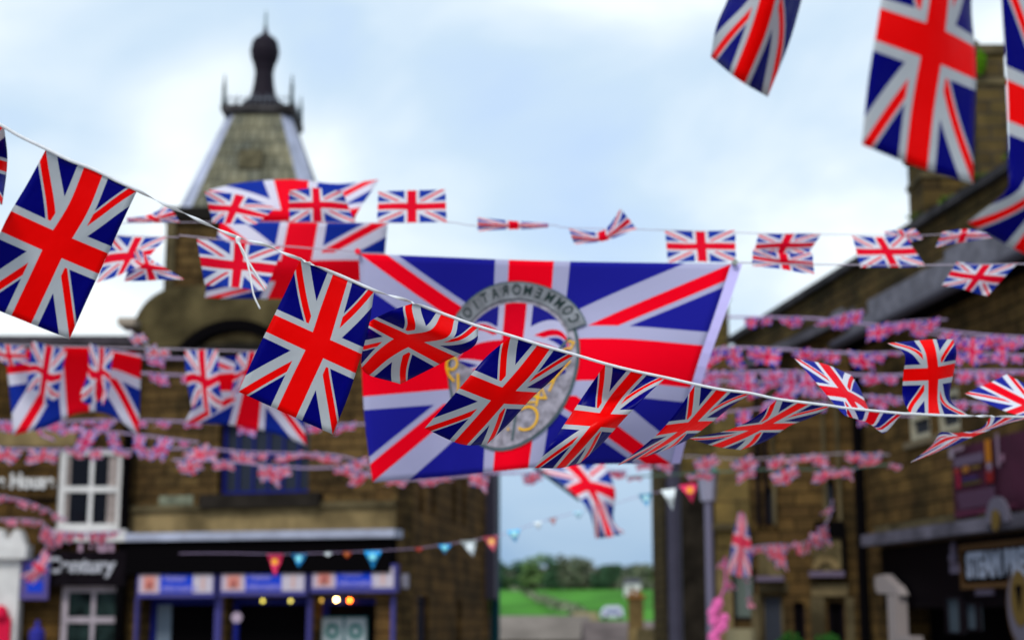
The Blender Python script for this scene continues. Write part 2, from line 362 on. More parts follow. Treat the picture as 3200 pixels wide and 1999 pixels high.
for dx in (-.55, .55):
    mb = MB(); mb.tube([(vc.x + dx, 118.9, vc.z - .32), (vc.x + dx, 119.2, vc.z - .32)], .15, 12); mb.build('wheel', BLACK, t)
# pale path / wall coping down at right of the gap
tag(MB().box(Wall((U(1990, 1990, 52).x, 52), (U(2095, 1930, 56).x, 56)), 0, 6, -.3, 0, -3, U(2040, 1962, 53).z).build('garden_wall', pbr('tan wall', (.17, .12, .05), .9, .4, 2)), 'tan stone garden wall at the foot of the dark stone house', 'wall')

# ------------------------------------------------------------------ wall with openings, windows
def wallmesh(W, s0, s1, z0, z1, openings, T=.4, rev=.22, tops=None):
    mb = MB(); ss = sorted({s0, s1, *[x for o in openings for x in o[:2]]}); zs = sorted({z0, z1, *[x for o in openings for x in o[2:4]]})
    for i in range(len(ss) - 1):
        for j in range(len(zs) - 1):
            cs = (ss[i] + ss[i + 1]) / 2; cz = (zs[j] + zs[j + 1]) / 2
            if any(o[0] < cs < o[1] and o[2] < cz < o[3] for o in openings): continue
            a = [(ss[i], zs[j]), (ss[i + 1], zs[j]), (ss[i + 1], zs[j + 1]), (ss[i], zs[j + 1])]
            mb.quad([W.P(x, 0, z) for x, z in a], a)
    for a, b, c, d in openings:
        for q in (((a, 0, c), (a, 0, d), (a, -rev, d), (a, -rev, c)), ((b, 0, c), (b, -rev, c), (b, -rev, d), (b, 0, d)), ((a, 0, d), (b, 0, d), (b, -rev, d), (a, -rev, d)), ((a, 0, c), (a, -rev, c), (b, -rev, c), (b, 0, c))):
            mb.quad([W.P(*p) for p in q], [(p[0] + p[1], p[2]) for p in q])
    mb.quad([W.P(s0, 0, z0), W.P(s0, 0, z1), W.P(s0, -T, z1), W.P(s0, -T, z0)], [(0, z0), (0, z1), (T, z1), (T, z0)])
    mb.quad([W.P(s1, 0, z0), W.P(s1, -T, z0), W.P(s1, -T, z1), W.P(s1, 0, z1)], [(0, z0), (T, z0), (T, z1), (0, z1)])
    mb.quad([W.P(s0, 0, z1), W.P(s1, 0, z1), W.P(s1, -T, z1), W.P(s0, -T, z1)], [(s0, 0), (s1, 0), (s1, T), (s0, T)])
    mb.quad([W.P(s0, -T, z0), W.P(s0, -T, z1), W.P(s1, -T, z1), W.P(s1, -T, z0)], [(s0, z0), (s0, z1), (s1, z1), (s1, z0)])
    return mb
def window(W, parent, r, fm, cols=1, rows=1, fw=.07, gm=None, rec=.18, name='window', sill=None, curtain=False):
    a, b, c, d = r; mb = MB(); o0, o1 = -rec, -rec + .07
    mb.box(W, a, a + fw, o0, o1, c, d).box(W, b - fw, b, o0, o1, c, d).box(W, a + fw, b - fw, o0, o1, c, c + fw).box(W, a + fw, b - fw, o0, o1, d - fw, d)
    for k in range(1, cols):
        x = a + (b - a) * k / cols; mb.box(W, x - fw * .3, x + fw * .3, o0 + .005, o1 - .006, c + fw, d - fw)
    for k in range(1, rows):
        z = c + (d - c) * k / rows; mb.box(W, a + fw, b - fw, o0 + .002, o1 + .004, z - fw * .45, z + fw * .45)
    f = mb.build(name, fm, parent)
    p = MB(); p.box(W, a + .01, b - .01, o0 - .02, o0 + .02, c + .01, d - .01); p.build('pane', gm or GLASS, f)
    if curtain:
        q = MB()
        for (x0, x1) in ((a + fw, a + fw + .09), (b - fw - .2, b - fw)):
            n = 7
            for k in range(n):
                u0 = x0 + (x1 - x0) * k / n; u1 = x0 + (x1 - x0) * (k + 1) / n; oo = -rec + .024 + .006 * (k % 2)
                q.quad([W.P(u0, oo, c + fw), W.P(u1, oo + (.006 if k % 2 == 0 else -.006), c + fw), W.P(u1, oo + (.006 if k % 2 == 0 else -.006), d - fw), W.P(u0, oo, d - fw)])
        q.build('curtain', CURT, f)
    if sill:
        s = MB(); s.box(W, a - .06, b + .06, -rec, .08, c - .1, c - .003); s.build('sill', sill, f)
    return f
def text(body, W, s, z, o, size, mat, parent, name='lettering', xs=1.0, bold=.02, align='CENTER', ext=.008, shear=0):
    cu = bpy.data.curves.new(name, 'FONT'); cu.body = body; cu.size = size; cu.extrude = ext; cu.align_x = align; cu.align_y = 'CENTER'; cu.offset = bold; cu.shear = shear
    cu.materials.append(mat); ob = bpy.data.objects.new(name, cu)
    M = Matrix((( W.d.x * xs, 0, W.n.x, 0), (W.d.y * xs, 0, W.n.y, 0), (0, 1, 0, 0), (0, 0, 0, 1)))
    M.translation = W.P(s, o, z) - (Vector(parent['_org']) if parent.type == 'MESH' else Vector(parent.location))
    link(ob, parent); ob.matrix_local = M
    return ob

# ================================================================== visitor information building with tower
A = plan(409, 31.6); B = plan(1242, 30.0); C = plan(1532, 42.8)
VF = Wall(A, B); VS = Wall(B, C)
ztop = VF.hit(600, 1085)[1]
v = empty('visitor_centre', (A[0], A[1], 0), 'soot dark stone visitor centre with slate roofed tower and blue shopfront', 'building')
bays = [VF.rect(440, 1868, 672, 2060), VF.rect(700, 1864, 960, 2060), VF.rect(982, 1850, 1222, 2060)]
bays = [(a, b, 0.0, d) for a, b, c, d in bays]
bayz = min(b[3] for b in bays)
bays = [(a, b, 0.0, bayz) for a, b, c, d in bays]
win = VF.rect(682, 1300, 966, 1540)
m = wallmesh(VF, 0, VF.len, 0, ztop, bays + [win], rev=.5, T=.9)
m.build('wall', STONE, v)
mb = wallmesh(VS, 0.02, VS.len, 0, ztop - .02, [VS.rect(1311, 1500, 1325, 1600), VS.rect(1345, 1490, 1362, 1605), VS.rect(1412, 1490, 1426, 1630), VS.rect(1444, 1490, 1456, 1640), VS.rect(1305, 1860, 1340, 2040), VS.rect(1428, 1870, 1442, 2040)])
mb.build('side_wall', STONE_SIDE, v)
for r in [(1311, 1500, 1325, 1600), (1345, 1490, 1362, 1605), (1412, 1490, 1426, 1630), (1444, 1490, 1456, 1640), (1305, 1860, 1340, 2040), (1428, 1870, 1442, 2040)]:
    window(VS, v, VS.rect(*r), pbr('grey blue frame', (.04, .04, .07), .6), 1, 1, fw=.08, gm=GLASS_G)
window(VF, v, win, BLUE, 6, 2, fw=.07, gm=pbr('leaded glass', (.025, .03, .045), .2), rec=.3)
# heavy sill, string courses, tan band
def vb(px0, y0, px1, y1, o0, o1, mat, name, W=VF, parent=v):
    a, b, c, d = W.rect(px0, y0, px1, y1); mb = MB(); mb.box(W, a, b, o0, o1, c, d); return mb.build(name, mat, parent)
vb(640, 1543, 1010, 1585, .003, .22, pbr('black sill stone', (.020, .016, .013), .9, .3, 3), 'window_sill')
bd = vb(411, 1590, 1240, 1660, .003, .06, TAN, 'string_course')
vb(411, 1573, 1240, 1590, .003, .14, TAN_D, 'cornice')
mb = MB(); a, b, c, d = VF.rect(411, 1662, 1240, 1700); mb.box(VF, a - .05, b + .12, .003, .45, c + .08, d)
mb.build('canopy', LEAD, v)
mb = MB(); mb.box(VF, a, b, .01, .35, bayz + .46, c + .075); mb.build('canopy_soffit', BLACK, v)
mb = MB(); a, b, c, d = VF.rect(411, 1700, 1240, 1770); mb.box(VF, a + .02, b - .02, .006, .12, bayz + .62, c + .35); mb.build('fascia', BLACK, v)
a, b, c, d = VF.rect(411, 1732, 1240, 1776); MB().box(VF, a + .02, b - .02, .122, .17, c, d).build('fascia_moulding', pbr('brown stained timber', (.085, .055, .032), .8, .4, 3), v)
# three sign boards with pink emblem left, blue middle, white right
for i, (x0, y0, x1, y1) in enumerate([(428, 1778, 672, 1866), (686, 1774, 958, 1860), (970, 1762, 1238, 1850)]):
    a, b, c, d = VF.rect(x0, y0, x1, y1, .3)
    sg = MB(); sg.box(VF, a, b, .13, .3, c, d); so_ = sg.build('sign_board', LILAC, v); so_['label'] = 'blue visitor information sign board'
    wd = b - a; h = d - c
    MB().box(VF, a + .05, a + wd * .3, .302, .306, c + .09, d - .07).build('emblem_panel', pbr('pinkish white', (.50, .40, .46), .5), so_)
    MB().box(VF, b - wd * .28, b - .05, .302, .306, c + .09, d - .07).build('symbol_panel', pbr('off white', (.52, .46, .52), .5), so_)
    MB().box(VF, a + wd * .3 + .004, b - wd * .28 - .004, .302, .305, c + .1, d - .05).build('text_panel', BLUE_B, so_)
    MB().box(VF, a + wd * .09, a + wd * .24, .307, .311, c + .14, d - .13).build('emblem', pbr('salmon', (.62, .25, .20), .5), so_)
    MB().lathe(VF.P(a + wd * .165, .313, (c + d) / 2 - .05), [(.06, 0), (.06, .1)], 14).build('emblem_dot', pbr('deep salmon', (.5, .14, .12), .5), so_)
    tl = pbr('lilac lettering', (.28, .26, .62), .5)
    text('Visitor', VF, a + wd * .34, c + h * .68, .308, h * .34, tl, so_, align='LEFT', bold=.003)
    text('Information', VF, a + wd * .33, c + h * .33, .308, h * .30, tl, so_, align='LEFT', bold=.003, xs=.98)
    text('i', VF, b - wd * .15, c + h * .5, .308, h * .6, pbr('pale salmon', (.60, .38, .34), .5), so_)
# shopfront bays: posts, glass, lamps
for i, (a, b, c, d) in enumerate(bays):
    f = window(VF, v, (a, b, .0, d), BLUE, 1, 1, fw=.12, gm=BLACK, rec=.45, name='shopfront')
    for s_, sd_ in ((a, -1), (b, 1)):
        MB().box(VF, s_ - .03 + sd_ * .06, s_ + .03 + sd_ * .06, -.2, .1, 0, d + .02).build('pilaster', LILAC, f)
a, b, c, d = bays[0]
MB().box(VF, a + .14, a + .45, -.42, -.38, 0, d - .12).build('curtain', pbr('blue grey blind', (.16, .20, .25), .8), v)
a, b, c, d = bays[2]
MB().box(VF, b - .4, b - .16, -.42, -.38, 0, d - .12).build('blind', pbr('grey blind', (.10, .12, .13), .8), v)
pw = VF.rect(1003, 1925, 1148, 2010, -.35); pst = MB().box(VF, pw[0], pw[1], -.37, -.35, pw[2], pw[3])
po = tag(pst.build('poster', pbr('teal poster', (.04, .13, .14), .6)), 'teal poster with two pale ringed panels in the right shop window', 'poster')
for k in (0, 1):
    w_ = (pw[1] - pw[0]) / 2; x0 = pw[0] + k * w_
    MB().box(VF, x0 + .03, x0 + w_ - .03, -.347, -.343, pw[2] + .02, pw[3] - .03).build('panel', pbr('pale grey paper', (.33, .38, .40), .7), po)
    rg = MB(); cxx = x0 + w_ / 2; cz = (pw[2] + pw[3]) / 2 - .02
    for q in range(20):
        a0 = q * math.pi / 10; a1 = a0 + math.pi / 10
        rg.quad([VF.P(cxx + math.cos(a0) * .15, -.340, cz + math.sin(a0) * .15), VF.P(cxx + math.cos(a1) * .15, -.340, cz + math.sin(a1) * .15), VF.P(cxx + math.cos(a1) * .07, -.340, cz + math.sin(a1) * .07), VF.P(cxx + math.cos(a0) * .07, -.340, cz + math.sin(a0) * .07)])
    rg.build('ring', pbr('teal ink', (.02, .13, .12), .7), po)
def emit(name, col, st):
    m = bpy.data.materials.new(name); m.use_nodes = True; b = m.node_tree.nodes['Principled BSDF']
    b.inputs['Base Color'].default_value = (*col, 1); b.inputs['Emission Color'].default_value = (*col, 1); b.inputs['Emission Strength'].default_value = st; return m
for px, py, col, st, lab in [(821, 1876, (.6, .5, .08), 4, 'dim yellow ceiling lamp, left one over the middle doorway'), (908, 1876, (.6, .5, .1), 4, 'dim yellow ceiling lamp, right one over the middle doorway'),
                             (1004, 1874, (.5, .3, .05), 3, 'dull amber lamp left of the brightest lamp in the right window'), (1051, 1872, (1, .60, .20), 34, 'brightest warm white lamp in the right shop window'),
                             (1093, 1874, (1, .13, .01), 24, 'orange red lamp right of the brightest shop window lamp')]:
    s_, z_ = VF.hit(px, py, -.3); p = VF.P(s_, -.3, z_)
    mb = MB(); mb.lathe(p, [(.004, -.032), (.02, -.026), (.032, 0), (.02, .026), (.004, .032)], 12)
    lo = tag(mb.build('ceiling_lamp', emit('lamp ' + lab[:12] + str(px), col, st), loc=p), lab, 'lamp', 'lamps glowing in the shopfront')
    MB().tube([p + Vector((0, 0, .03)), p + Vector((0, 0, .09))], .006, 6).build('flex', BLACK, lo)
# carved plaque
a, b, c, d = VF.rect(500, 1548, 605, 1592); pl = MB().box(VF, a, b, .003, .05, c - .02, d)
for k in range(9): pl.box(VF, a + .05 + k * (b - a - .1) / 9, a + .05 + (k + .7) * (b - a - .1) / 9, .051, .075, c + .05 + .02 * (k % 3), c + .12 + .03 * ((k * 5) % 4))
pl.build('carved_plaque', pbr('greenish plaque', (.16, .17, .12), .9, .3, 6), v)
# pediment: big curved shoulders and arch with tan tympanum
def arcstrip(W, sc, zc, r0, r1, a0, a1, o0, o1, n=20, sx=1.0):
    mb = MB()
    for k in range(n):
        t0 = a0 + (a1 - a0) * k / n; t1 = a0 + (a1 - a0) * (k + 1) / n
        p = lambda r, t, o: W.P(sc + math.cos(t) * r * sx, o, zc + math.sin(t) * r)
        mb.quad([p(r0, t0, o1), p(r0, t1, o1), p(r1, t1, o1), p(r1, t0, o1)]); mb.quad([p(r0, t0, o0), p(r0, t1, o0), p(r0, t1, o1), p(r0, t0, o1)]); mb.quad([p(r1, t0, o0), p(r1, t0, o1), p(r1, t1, o1), p(r1, t1, o0)])
    return mb
zsh = VF.hit(560, 895)[1]; sL = VF.hit(418, 980)[0]; sT0 = VF.hit(563, 800)[0]; sT1 = VF.hit(1052, 800)[0]; sM = (sT0 + sT1) / 2
sR = 2 * sM - sL
prof = []
z_a = ztop + .003; H_ = zsh - z_a
for k in range(13):
    t = k / 12; prof.append((sL + (sT0 - sL) * (1 - math.cos(t * math.pi / 2)) * 1.0 - (.12 * math.sin(t * math.pi)), z_a + H_ * math.sin(t * math.pi / 2)))
full = prof + [(2 * sM - a, z) for a, z in prof[::-1]]
mb = MB(); n = len(full)
mb.quad([VF.P(a, 0, z) for a, z in full], list(full)); mb.quad([VF.P(a, -.8, z) for a, z in full[::-1]], list(full[::-1]))
for i in range(n):
    a = full[i]; b = full[(i + 1) % n]; mb.quad([VF.P(a[0], 0, a[1]), VF.P(a[0], -.8, a[1]), VF.P(b[0], -.8, b[1]), VF.P(b[0], 0, b[1])])
mb.build('shaped_gable', pbr('gable stone', (.070, .054, .024), .9, .6, 1.3, .2), v)
sc, zc = VF.hit(735, 1250); rr = (VF.hit(735, 1040)[1] - zc)
arcstrip(VF, sc, zc, rr, rr * 1.17, .7, math.pi - .7, .02, .28).build('arch_moulding', BLACK, v)
arcstrip(VF, sc, zc, rr * .86, rr * .995, .9, math.pi - .9, .01, .05).build('tympanum', TAN, v)
vb(411, 1075, 1240, 1105, .003, .2, pbr('black cornice', (.014, .012, .01), .9), 'cornice')
a, b, c, d = VF.rect(440, 1000, 500, 1012)
# tower
tc_s, _ = VF.hit(808, 700); TY = 30.9 + .9
ctr = U(808, 700, TY + 1.5); half = (U(1052, 700, TY).x - U(565, 700, TY).x) / 2
zt0 = ztop; zt1 = U(808, 690, TY).z
TW = Wall((ctr.x - half, TY), (ctr.x + half, TY))
ww = (TW.len * .5 - .5, TW.len * .5 + .5, zt1 - 1.6, zt1 - .5)
tb = MB(); tb.box(TW, 0, TW.len, -TW.len, 0, zt0, zt1); tb.build('tower_wall', STONE, v)
for q_ in (-.03, TW.len - .16): MB().box(TW, q_, q_ + .19, .002, .10, zt0, zt1).build('tower_quoin', TAN_D, v)
zl = U(808, 905, TY).z
MB().box(TW, .2, TW.len - .2, .003, .08, zl - .22, zl + .05).build('tower_band', TAN, v)
zc1 = U(808, 652, TY).z
MB().box(TW, -.12, TW.len + .12, -TW.len - .12, .16, zt1 + .002, zc1).build('tower_cornice', pbr('black cornice', (.014, .012, .01), .9), v)
zr0 = zc1 + .002; zr1 = U(808, 352, TY + .8).z
h0 = half * .97; h1 = (U(912, 352, TY + .8).x - U(704, 352, TY + .8).x) / 2
cy = TY + half
def oct_(h, z, cf): return [Vector((ctr.x + x * h, cy + y * h, z)) for x, y in [(-cf, -1), (cf, -1), (1, -cf), (1, cf), (cf, 1), (-cf, 1), (-1, cf), (-1, -cf)]]
lo_, hi_ = oct_(h0, zr0, .76), oct_(h1, zr1, .70)
ra = MB(); rb = MB()
for k in range(8):
    q = [lo_[k], lo_[(k + 1) % 8], hi_[(k + 1) % 8], hi_[k]]; wq = (q[0] - q[1]).length
    uv = [(0, 0), (wq, 0), (wq * .75, 2.4), (wq * .25, 2.4)]
    (ra if k % 2 == 0 else rb).quad(q, uv)
ra.quad(hi_); ra.build('tower_roof', SLATE_G, v); rb.build('roof_hip', LEAD, v)
ww_ = MB(); ww_.box(WORLD, ctr.x - .28, ctr.x + .22, cy - (h0 + h1) / 2 - .12, cy - (h0 + h1) / 2 + .3, (zr0 + zr1) / 2 - .2, (zr0 + zr1) / 2 + .22)
ww_.build('roof_vent', pbr('brown hatch', (.11, .095, .055), .9, .4, 5), v)
sq8 = [(-1, -1), (1, -1), (1, 1), (-1, 1)]
lan = MB(); c = (ctr.x, cy, zr1)
px2m = (TY + 1.6) / F
lan.lathe(c, [(h1 * 1.02, .003), (h1 * 1.1, .08), (h1 * 1.1, .2), (h1 * .9, .24)], sq=sq8); lan.build('roof_platform', pbr('weathered lead', (.05, .045, .045), .7, .5, 3), v)
ln = MB()
ln.lathe((ctr.x, cy, zr1), [(63 * px2m, .25), (69 * px2m, .35), (69 * px2m, .46), (54 * px2m, .50), (40 * px2m, .68), (33 * px2m, .95), (30 * px2m, 1.2), (35 * px2m, 1.38), (44 * px2m, 1.54), (48 * px2m, 1.7), (44 * px2m, 1.84), (44 * px2m, 1.87), (37 * px2m, 1.98), (19 * px2m, 2.08), (8 * px2m, 2.15), (6 * px2m, 2.27)], 24)
lant = ln.build('lantern', pbr('blackened metal', (.016, .012, .018), .6), v, smooth=False)
sp = MB(); zs_ = zr1 + 2.24
sp.tube([(ctr.x, cy, zs_), (ctr.x, cy, zs_ + .45)], [.035, .012], 8).lathe((ctr.x, cy, zs_ + .12), [(.01, -.05), (.05, 0), (.01, .05)], 10).lathe((ctr.x, cy, zs_ + .30), [(.01, -.04), (.045, 0), (.01, .04)], 10)
sp.build('spire', pbr('verdigris', (.22, .30, .30), .7), lant)
for sx in (-1, 1):
    for sy in (-1, 1):
        f = MB(); x = ctr.x + sx * h1 * 1.02; y = cy + sy * h1 * 1.02
        f.tube([(x, y, zr1 + .2), (x, y, zr1 + .62), (x, y, zr1 + .9)], [.05, .035, .01], 8).lathe((x, y, zr1 + .6), [(.01, -.05), (.055, 0), (.01, .05)], 8)
        f.build('finial', pbr('green black iron', (.03, .05, .05), .7), v)
rl = MB()
for (x0, y0, x1, y1) in ((-1, -1, 1, -1), (-1, 1, 1, 1), (-1, -1, -1, 1), (1, -1, 1, 1)):
    n = 14
    for k in range(n + 1):
        x = ctr.x + (x0 + (x1 - x0) * k / n) * h1 * 1.02; y = cy + (y0 + (y1 - y0) * k / n) * h1 * 1.02
        rl.tube([(x, y, zr1 + .22), (x, y, zr1 + .40 + .06 * (k % 2))], .008, 4)
    rl.tube([(ctr.x + x0 * h1 * 1.02, cy + y0 * h1 * 1.02, zr1 + .36), (ctr.x + x1 * h1 * 1.02, cy + y1 * h1 * 1.02, zr1 + .36)], .012, 5)
rl.build('iron_cresting', pbr('pale iron', (.20, .22, .25), .7), v)
# side downpipe with teal edge at the far corner
s_ = VS.len; MB().box(VS, s_ - .9, s_ - .25, .003, .25, 2.1, ztop - .02).build('corner_board', pbr('grey lilac board', (.09, .075, .105), .6), v)
MB().tube([VS.P(s_ - .1, .15, 0), VS.P(s_ - .1, .15, ztop)], .13, 10).build('downpipe', pbr('dark teal pipe', (.010, .06, .075), .5), v)
MB().tube([VS.P(.25, .1, VS.hit(1275, 1820)[1] - .12), VS.P(.25, .1, VS.hit(1275, 1820)[1] + .15)], .09, 10).build('wall_lamp', pbr('pale lamp glass', (.30, .28, .34), .4), v)
# round sign on post in doorway
s_, z_ = VF.hit(740, 1928, .6); p = VF.P(s_, .6, z_)
t = empty('round_sign', (p.x, p.y, 0), 'round pinkish white sign on a dark blue post before the middle doorway', 'sign')
MB().tube([(p.x, p.y, 0), (p.x, p.y, z_ - .1)], .05).build('post', BLUE, t)
mb = MB(); mb.tube([p + Vector((0, -.02, 0)), p + Vector((0, .02, 0))], .10, 16); mb.build('disc', pbr('pinkish white disc', (.42, .32, .40), .5), t)

# ================================================================== left building
LA = plan(-160, 31.4); LB = plan(400, 31.4); LW = Wall(LA, LB)
lz = LW.hit(200, 1082)[1]
l = empty('coffee_house', (LA[0], LA[1], 0), 'dark stone coffee house with white sash window, cropped by the left edge', 'building')
w1 = LW.rect(180, 1400, 384, 1655); w2 = LW.rect(186, 1828, 386, 2080); w2 = (w2[0], w2[1], .9, w2[3])
wallmesh(LW, 0, LW.len, 0, lz, [w1, w2], rev=.3).build('wall', STONE_L, l)
window(LW, l, w1, WHITE, 2, 2, fw=.13, gm=GLASS, rec=.12, curtain=True, sill=WHITE)
window(LW, l, w2, WHITE_P, 2, 2, fw=.13, gm=pbr('reflecting shop glass', (.012, .022, .02), .2, .8, 4), rec=.12, sill=WHITE_P)
sl = MB(); zr = LW.hit(200, 1012)[1] 
for k in range(8):
    o = -.0 - k * .22; z = lz + (zr - lz) * k / 8 + .004
    sl.box(LW, -.2, LW.len - .05 + .05, o - .3, o + .25, z, z + (zr - lz) / 8 * .9)
sl.build('roof', pbr('purple grey slates', (.060, .050, .058), .8, .4, 3, .3), l)
MB().box(LW, 0, LW.len, -2.0, -1.75, zr - .03, zr + .07).build('ridge', TAN_D, l)
a, b, c, d = LW.rect(378, 1000, 432, 1022); MB().box(LW, a, b, -.5, .3, c, d).build('kneeler_stone', pbr('pale stone', (.34, .28, .22), .9), l)
vb(-160, 1335, 240, 1395, .003, .05, TAN, 'lintel_band', LW, l); vb(150, 1655, 402, 1692, .003, .3, WHITE, 'sill_bracket', LW, l)
vb(-100, 1555, 175, 1566, .003, .05, BLACK, 'dark_course', LW, l)
text('Coffee House', LW, LW.hit(172, 1508)[0], LW.hit(100, 1505)[1], .06, .42, WHITE, l, align='RIGHT', bold=.016, xs=.8)
fb = vb(155, 1722, 400, 1830, .003, .2, DARK, 'fascia_board', LW, l)
text('16th', LW, LW.hit(306, 1702)[0], LW.hit(306, 1702)[1], .24, .42, pbr('pinkish lettering', (.42, .27, .36), .6), l, bold=.016)
text('Century', LW, LW.hit(262, 1768)[0], LW.hit(262, 1768)[1], .24, .40, pbr('grey white lettering', (.42, .42, .46), .6), l, bold=.016)
MB().tube([LW.P(LW.len - .05, .1, 0), LW.P(LW.len - .05, .1, lz)], .09, 10).build('downpipe', BLACK, l)
# red/pink poster and white door case
dc = empty('door_case', LW.P(0, .3, 0), 'white painted classical door surround with scrolled top at the left edge', 'door surround')
a, b, c, d = LW.rect(-160, 1745, 55, 2060, .4); MB().box(LW, a, b, .1, .4, 0, d).build('pilaster', WHITE, dc)
a, b, c, d = LW.rect(-160, 1700, 84, 1744, .5); MB().box(LW, a, b, .1, .55, c, d).build('cornice', WHITE, dc)
mb = MB(); prof = [(-120, 1700), (75, 1700), (72, 1685), (66, 1668), (60, 1655), (50, 1652), (38, 1660), (26, 1690), (14, 1676), (8, 1658), (-4, 1650), (-30, 1655), (-80, 1672)]
pp = [LW.hit(x, y, .5) for x, y in prof]; mb.quad([LW.P(a, .5, z) for a, z in pp]); mb.quad([LW.P(a, .15, z) for a, z in pp[::-1]])
for i in range(len(pp)):
    q, r = pp[i], pp[(i + 1) % len(pp)]; mb.quad([LW.P(q[0], .5, q[1]), LW.P(q[0], .15, q[1]), LW.P(r[0], .15, r[1]), LW.P(r[0], .5, r[1])])
mb.build('scroll', WHITE, dc)
a, b, c, d = LW.rect(-100, 1885, 26, 2040, .6); p3 = MB(); p3.box(LW, a, b, .45, .5, c, d - .25)
p3.lathe(LW.P(b - .2, .47, d - .25), [(.15, 0), (.13, .12), (.05, .22)], 12)
tag(p3.build('red_banner', pbr('crimson cloth', (.62, .01, .05), .7)), 'crimson banner hung on the white door surround', 'banner')
a, b, c, d = LW.rect(62, 1748, 150, 1872, .4); hs = MB(); hs.box(LW, a, b, .3, .36, c, d)
hs = tag(hs.build('hanging_sign', pbr('violet sign', (.10, .075, .24), .5), loc=LW.P(a, .3, d)), 'violet blue square sign board beside the white door surround', 'sign')
MB().box(LW, a + .12, b - .12, .363, .368, d - .30, d - .10).box(LW, a + .14, b - .1, .363, .368, c + .14, c + .36).build('lettering_panel', BLUE_B, hs)
s_, z_ = LW.hit(118, 1985, .3); tag(MB().lathe(LW.P(s_, .35, z_ - .2), [(.1, 0), (.15, .1), (.15, .28), (.06, .36), (.03, .5)], 14).build('blue_lantern', pbr('blue enamel', (.03, .03, .25), .5)), 'round blue lantern hung low on the coffee house wall', 'lantern')

# ================================================================== right side buildings
# tall narrow dark house with lilac pole before it
FA = plan(2073, 36); FB = plan(2293, 36); FW = Wall(FA, FB); fz = FW.hit(2270, 935)[1]
t = empty('stone_house', (FA[0], FA[1], 0), 'tall dark stone house end behind the lamp post', 'building')
wallmesh(FW, 0, FW.len, 0, fz, [], T=3).build('wall', masonry('dark stone end', (.10, .08, .03), (.07, .055, .025), (.03, .025, .015)), t)
MB().box(FW, 0, 1.35, .003, .15, 0, FW.hit(2100, 1500)[1]).build('dark_lower_wall', pbr('near black stone', (.018, .014, .010), .9, .5, 3), t)  # near black facing over most of the lower wall
iv = MB(); foliage(iv, FW.P(FW.len - .25, -.2, fz + .05), .35, .3, .35, 260, .06)
tag(iv.build('weeds', GREEN_D), 'dark green weeds growing on top of the tall stone house end', 'plant')
# far slate house with orange pot
GA = plan(2394, 44); GB = plan(2640, 44); GW = Wall(GA, GB); gz = GW.hit(2450, 1075)[1]
t = empty('slate_house', (GA[0], GA[1], 0), 'far house with grey slate roof and orange chimney pot against the sky', 'building')
MB().box(GW, 0, GW.len, -5, 0, 0, gz).build('wall', STONE_Y, t)
zz = GW.hit(2450, 1003)[1]; mb = MB(); mb.quad([GW.P(-.02, .2, gz - .1), GW.P(GW.len, .2, gz - .1), GW.P(GW.len, -1.5, zz), GW.P(-.02, -1.5, zz)]); mb.quad([GW.P(-.02, .2, gz - .1), GW.P(-.02, -1.5, zz), GW.P(-.02, -3.2, gz - .1)]); mb.quad([GW.P(GW.len, -3.2, gz - .1), GW.P(-.02, -3.2, gz - .1), GW.P(-.02, -1.5, zz), GW.P(GW.len, -1.5, zz)])
rf = mb.build('roof', SLATE, t)
MB().box(GW, -.04, GW.len, -1.62, -1.4, zz - .02, zz + .07).build('ridge', pbr('mossy ridge', (.09, .10, .03), .9), t)
a, b, c, d = GW.rect(2462, 978, 2520, 1003, -1.5); MB().box(GW, a, b, -1.8, -1.2, c - .1, d).build('chimney', TAN_D, rf)
p = GW.P((a + b) / 2 - .1, -1.5, d); MB().tube([p, p + Vector((0, 0, .25))], [.16, .13], 12).build('chimney_pot', pbr('orange clay', (.22, .08, .02), .8), rf)
# middle right cottage: gable facing the street
HA = plan(2236, 27.6); HB = plan(2722, 27.0); HW = Wall(HA, HB)
hz0 = HW.hit(2400, 1112)[1]; sG = HW.hit(2400, 1112)[0]; hz1 = HW.hit(2700, 985)[1]
h = empty('gable_cottage', (HA[0], HA[1], 0), 'brown stone gable end cottage between lamp post and black drainpipe', 'building')
ops = [(2258, 1400, 2286, 1440), (2395, 1520, 2425, 1640), (2575, 1500, 2608, 1610), (2288, 1775, 2360, 1935), (2380, 1856, 2450, 2060), (2590, 1880, 2640, 2060), (2482, 1880, 2516, 2060)]
rs = [HW.rect(*o) for o in ops]
rs = [(a, b, max(c, .02), d) for a, b, c, d in rs]
wm = wallmesh(HW, 0, HW.len, 0, hz0, rs)
wm.quad([HW.P(sG, 0, hz0), HW.P(HW.len, 0, hz0), HW.P(HW.len, 0, hz1)], [(sG, hz0), (HW.len, hz0), (HW.len, hz1)])
wm.quad([HW.P(HW.len, -.4, hz0), HW.P(HW.len, 0, hz0), HW.P(HW.len, 0, hz1), HW.P(HW.len, -.4, hz1)])
wm.build('wall', STONE_R, h)
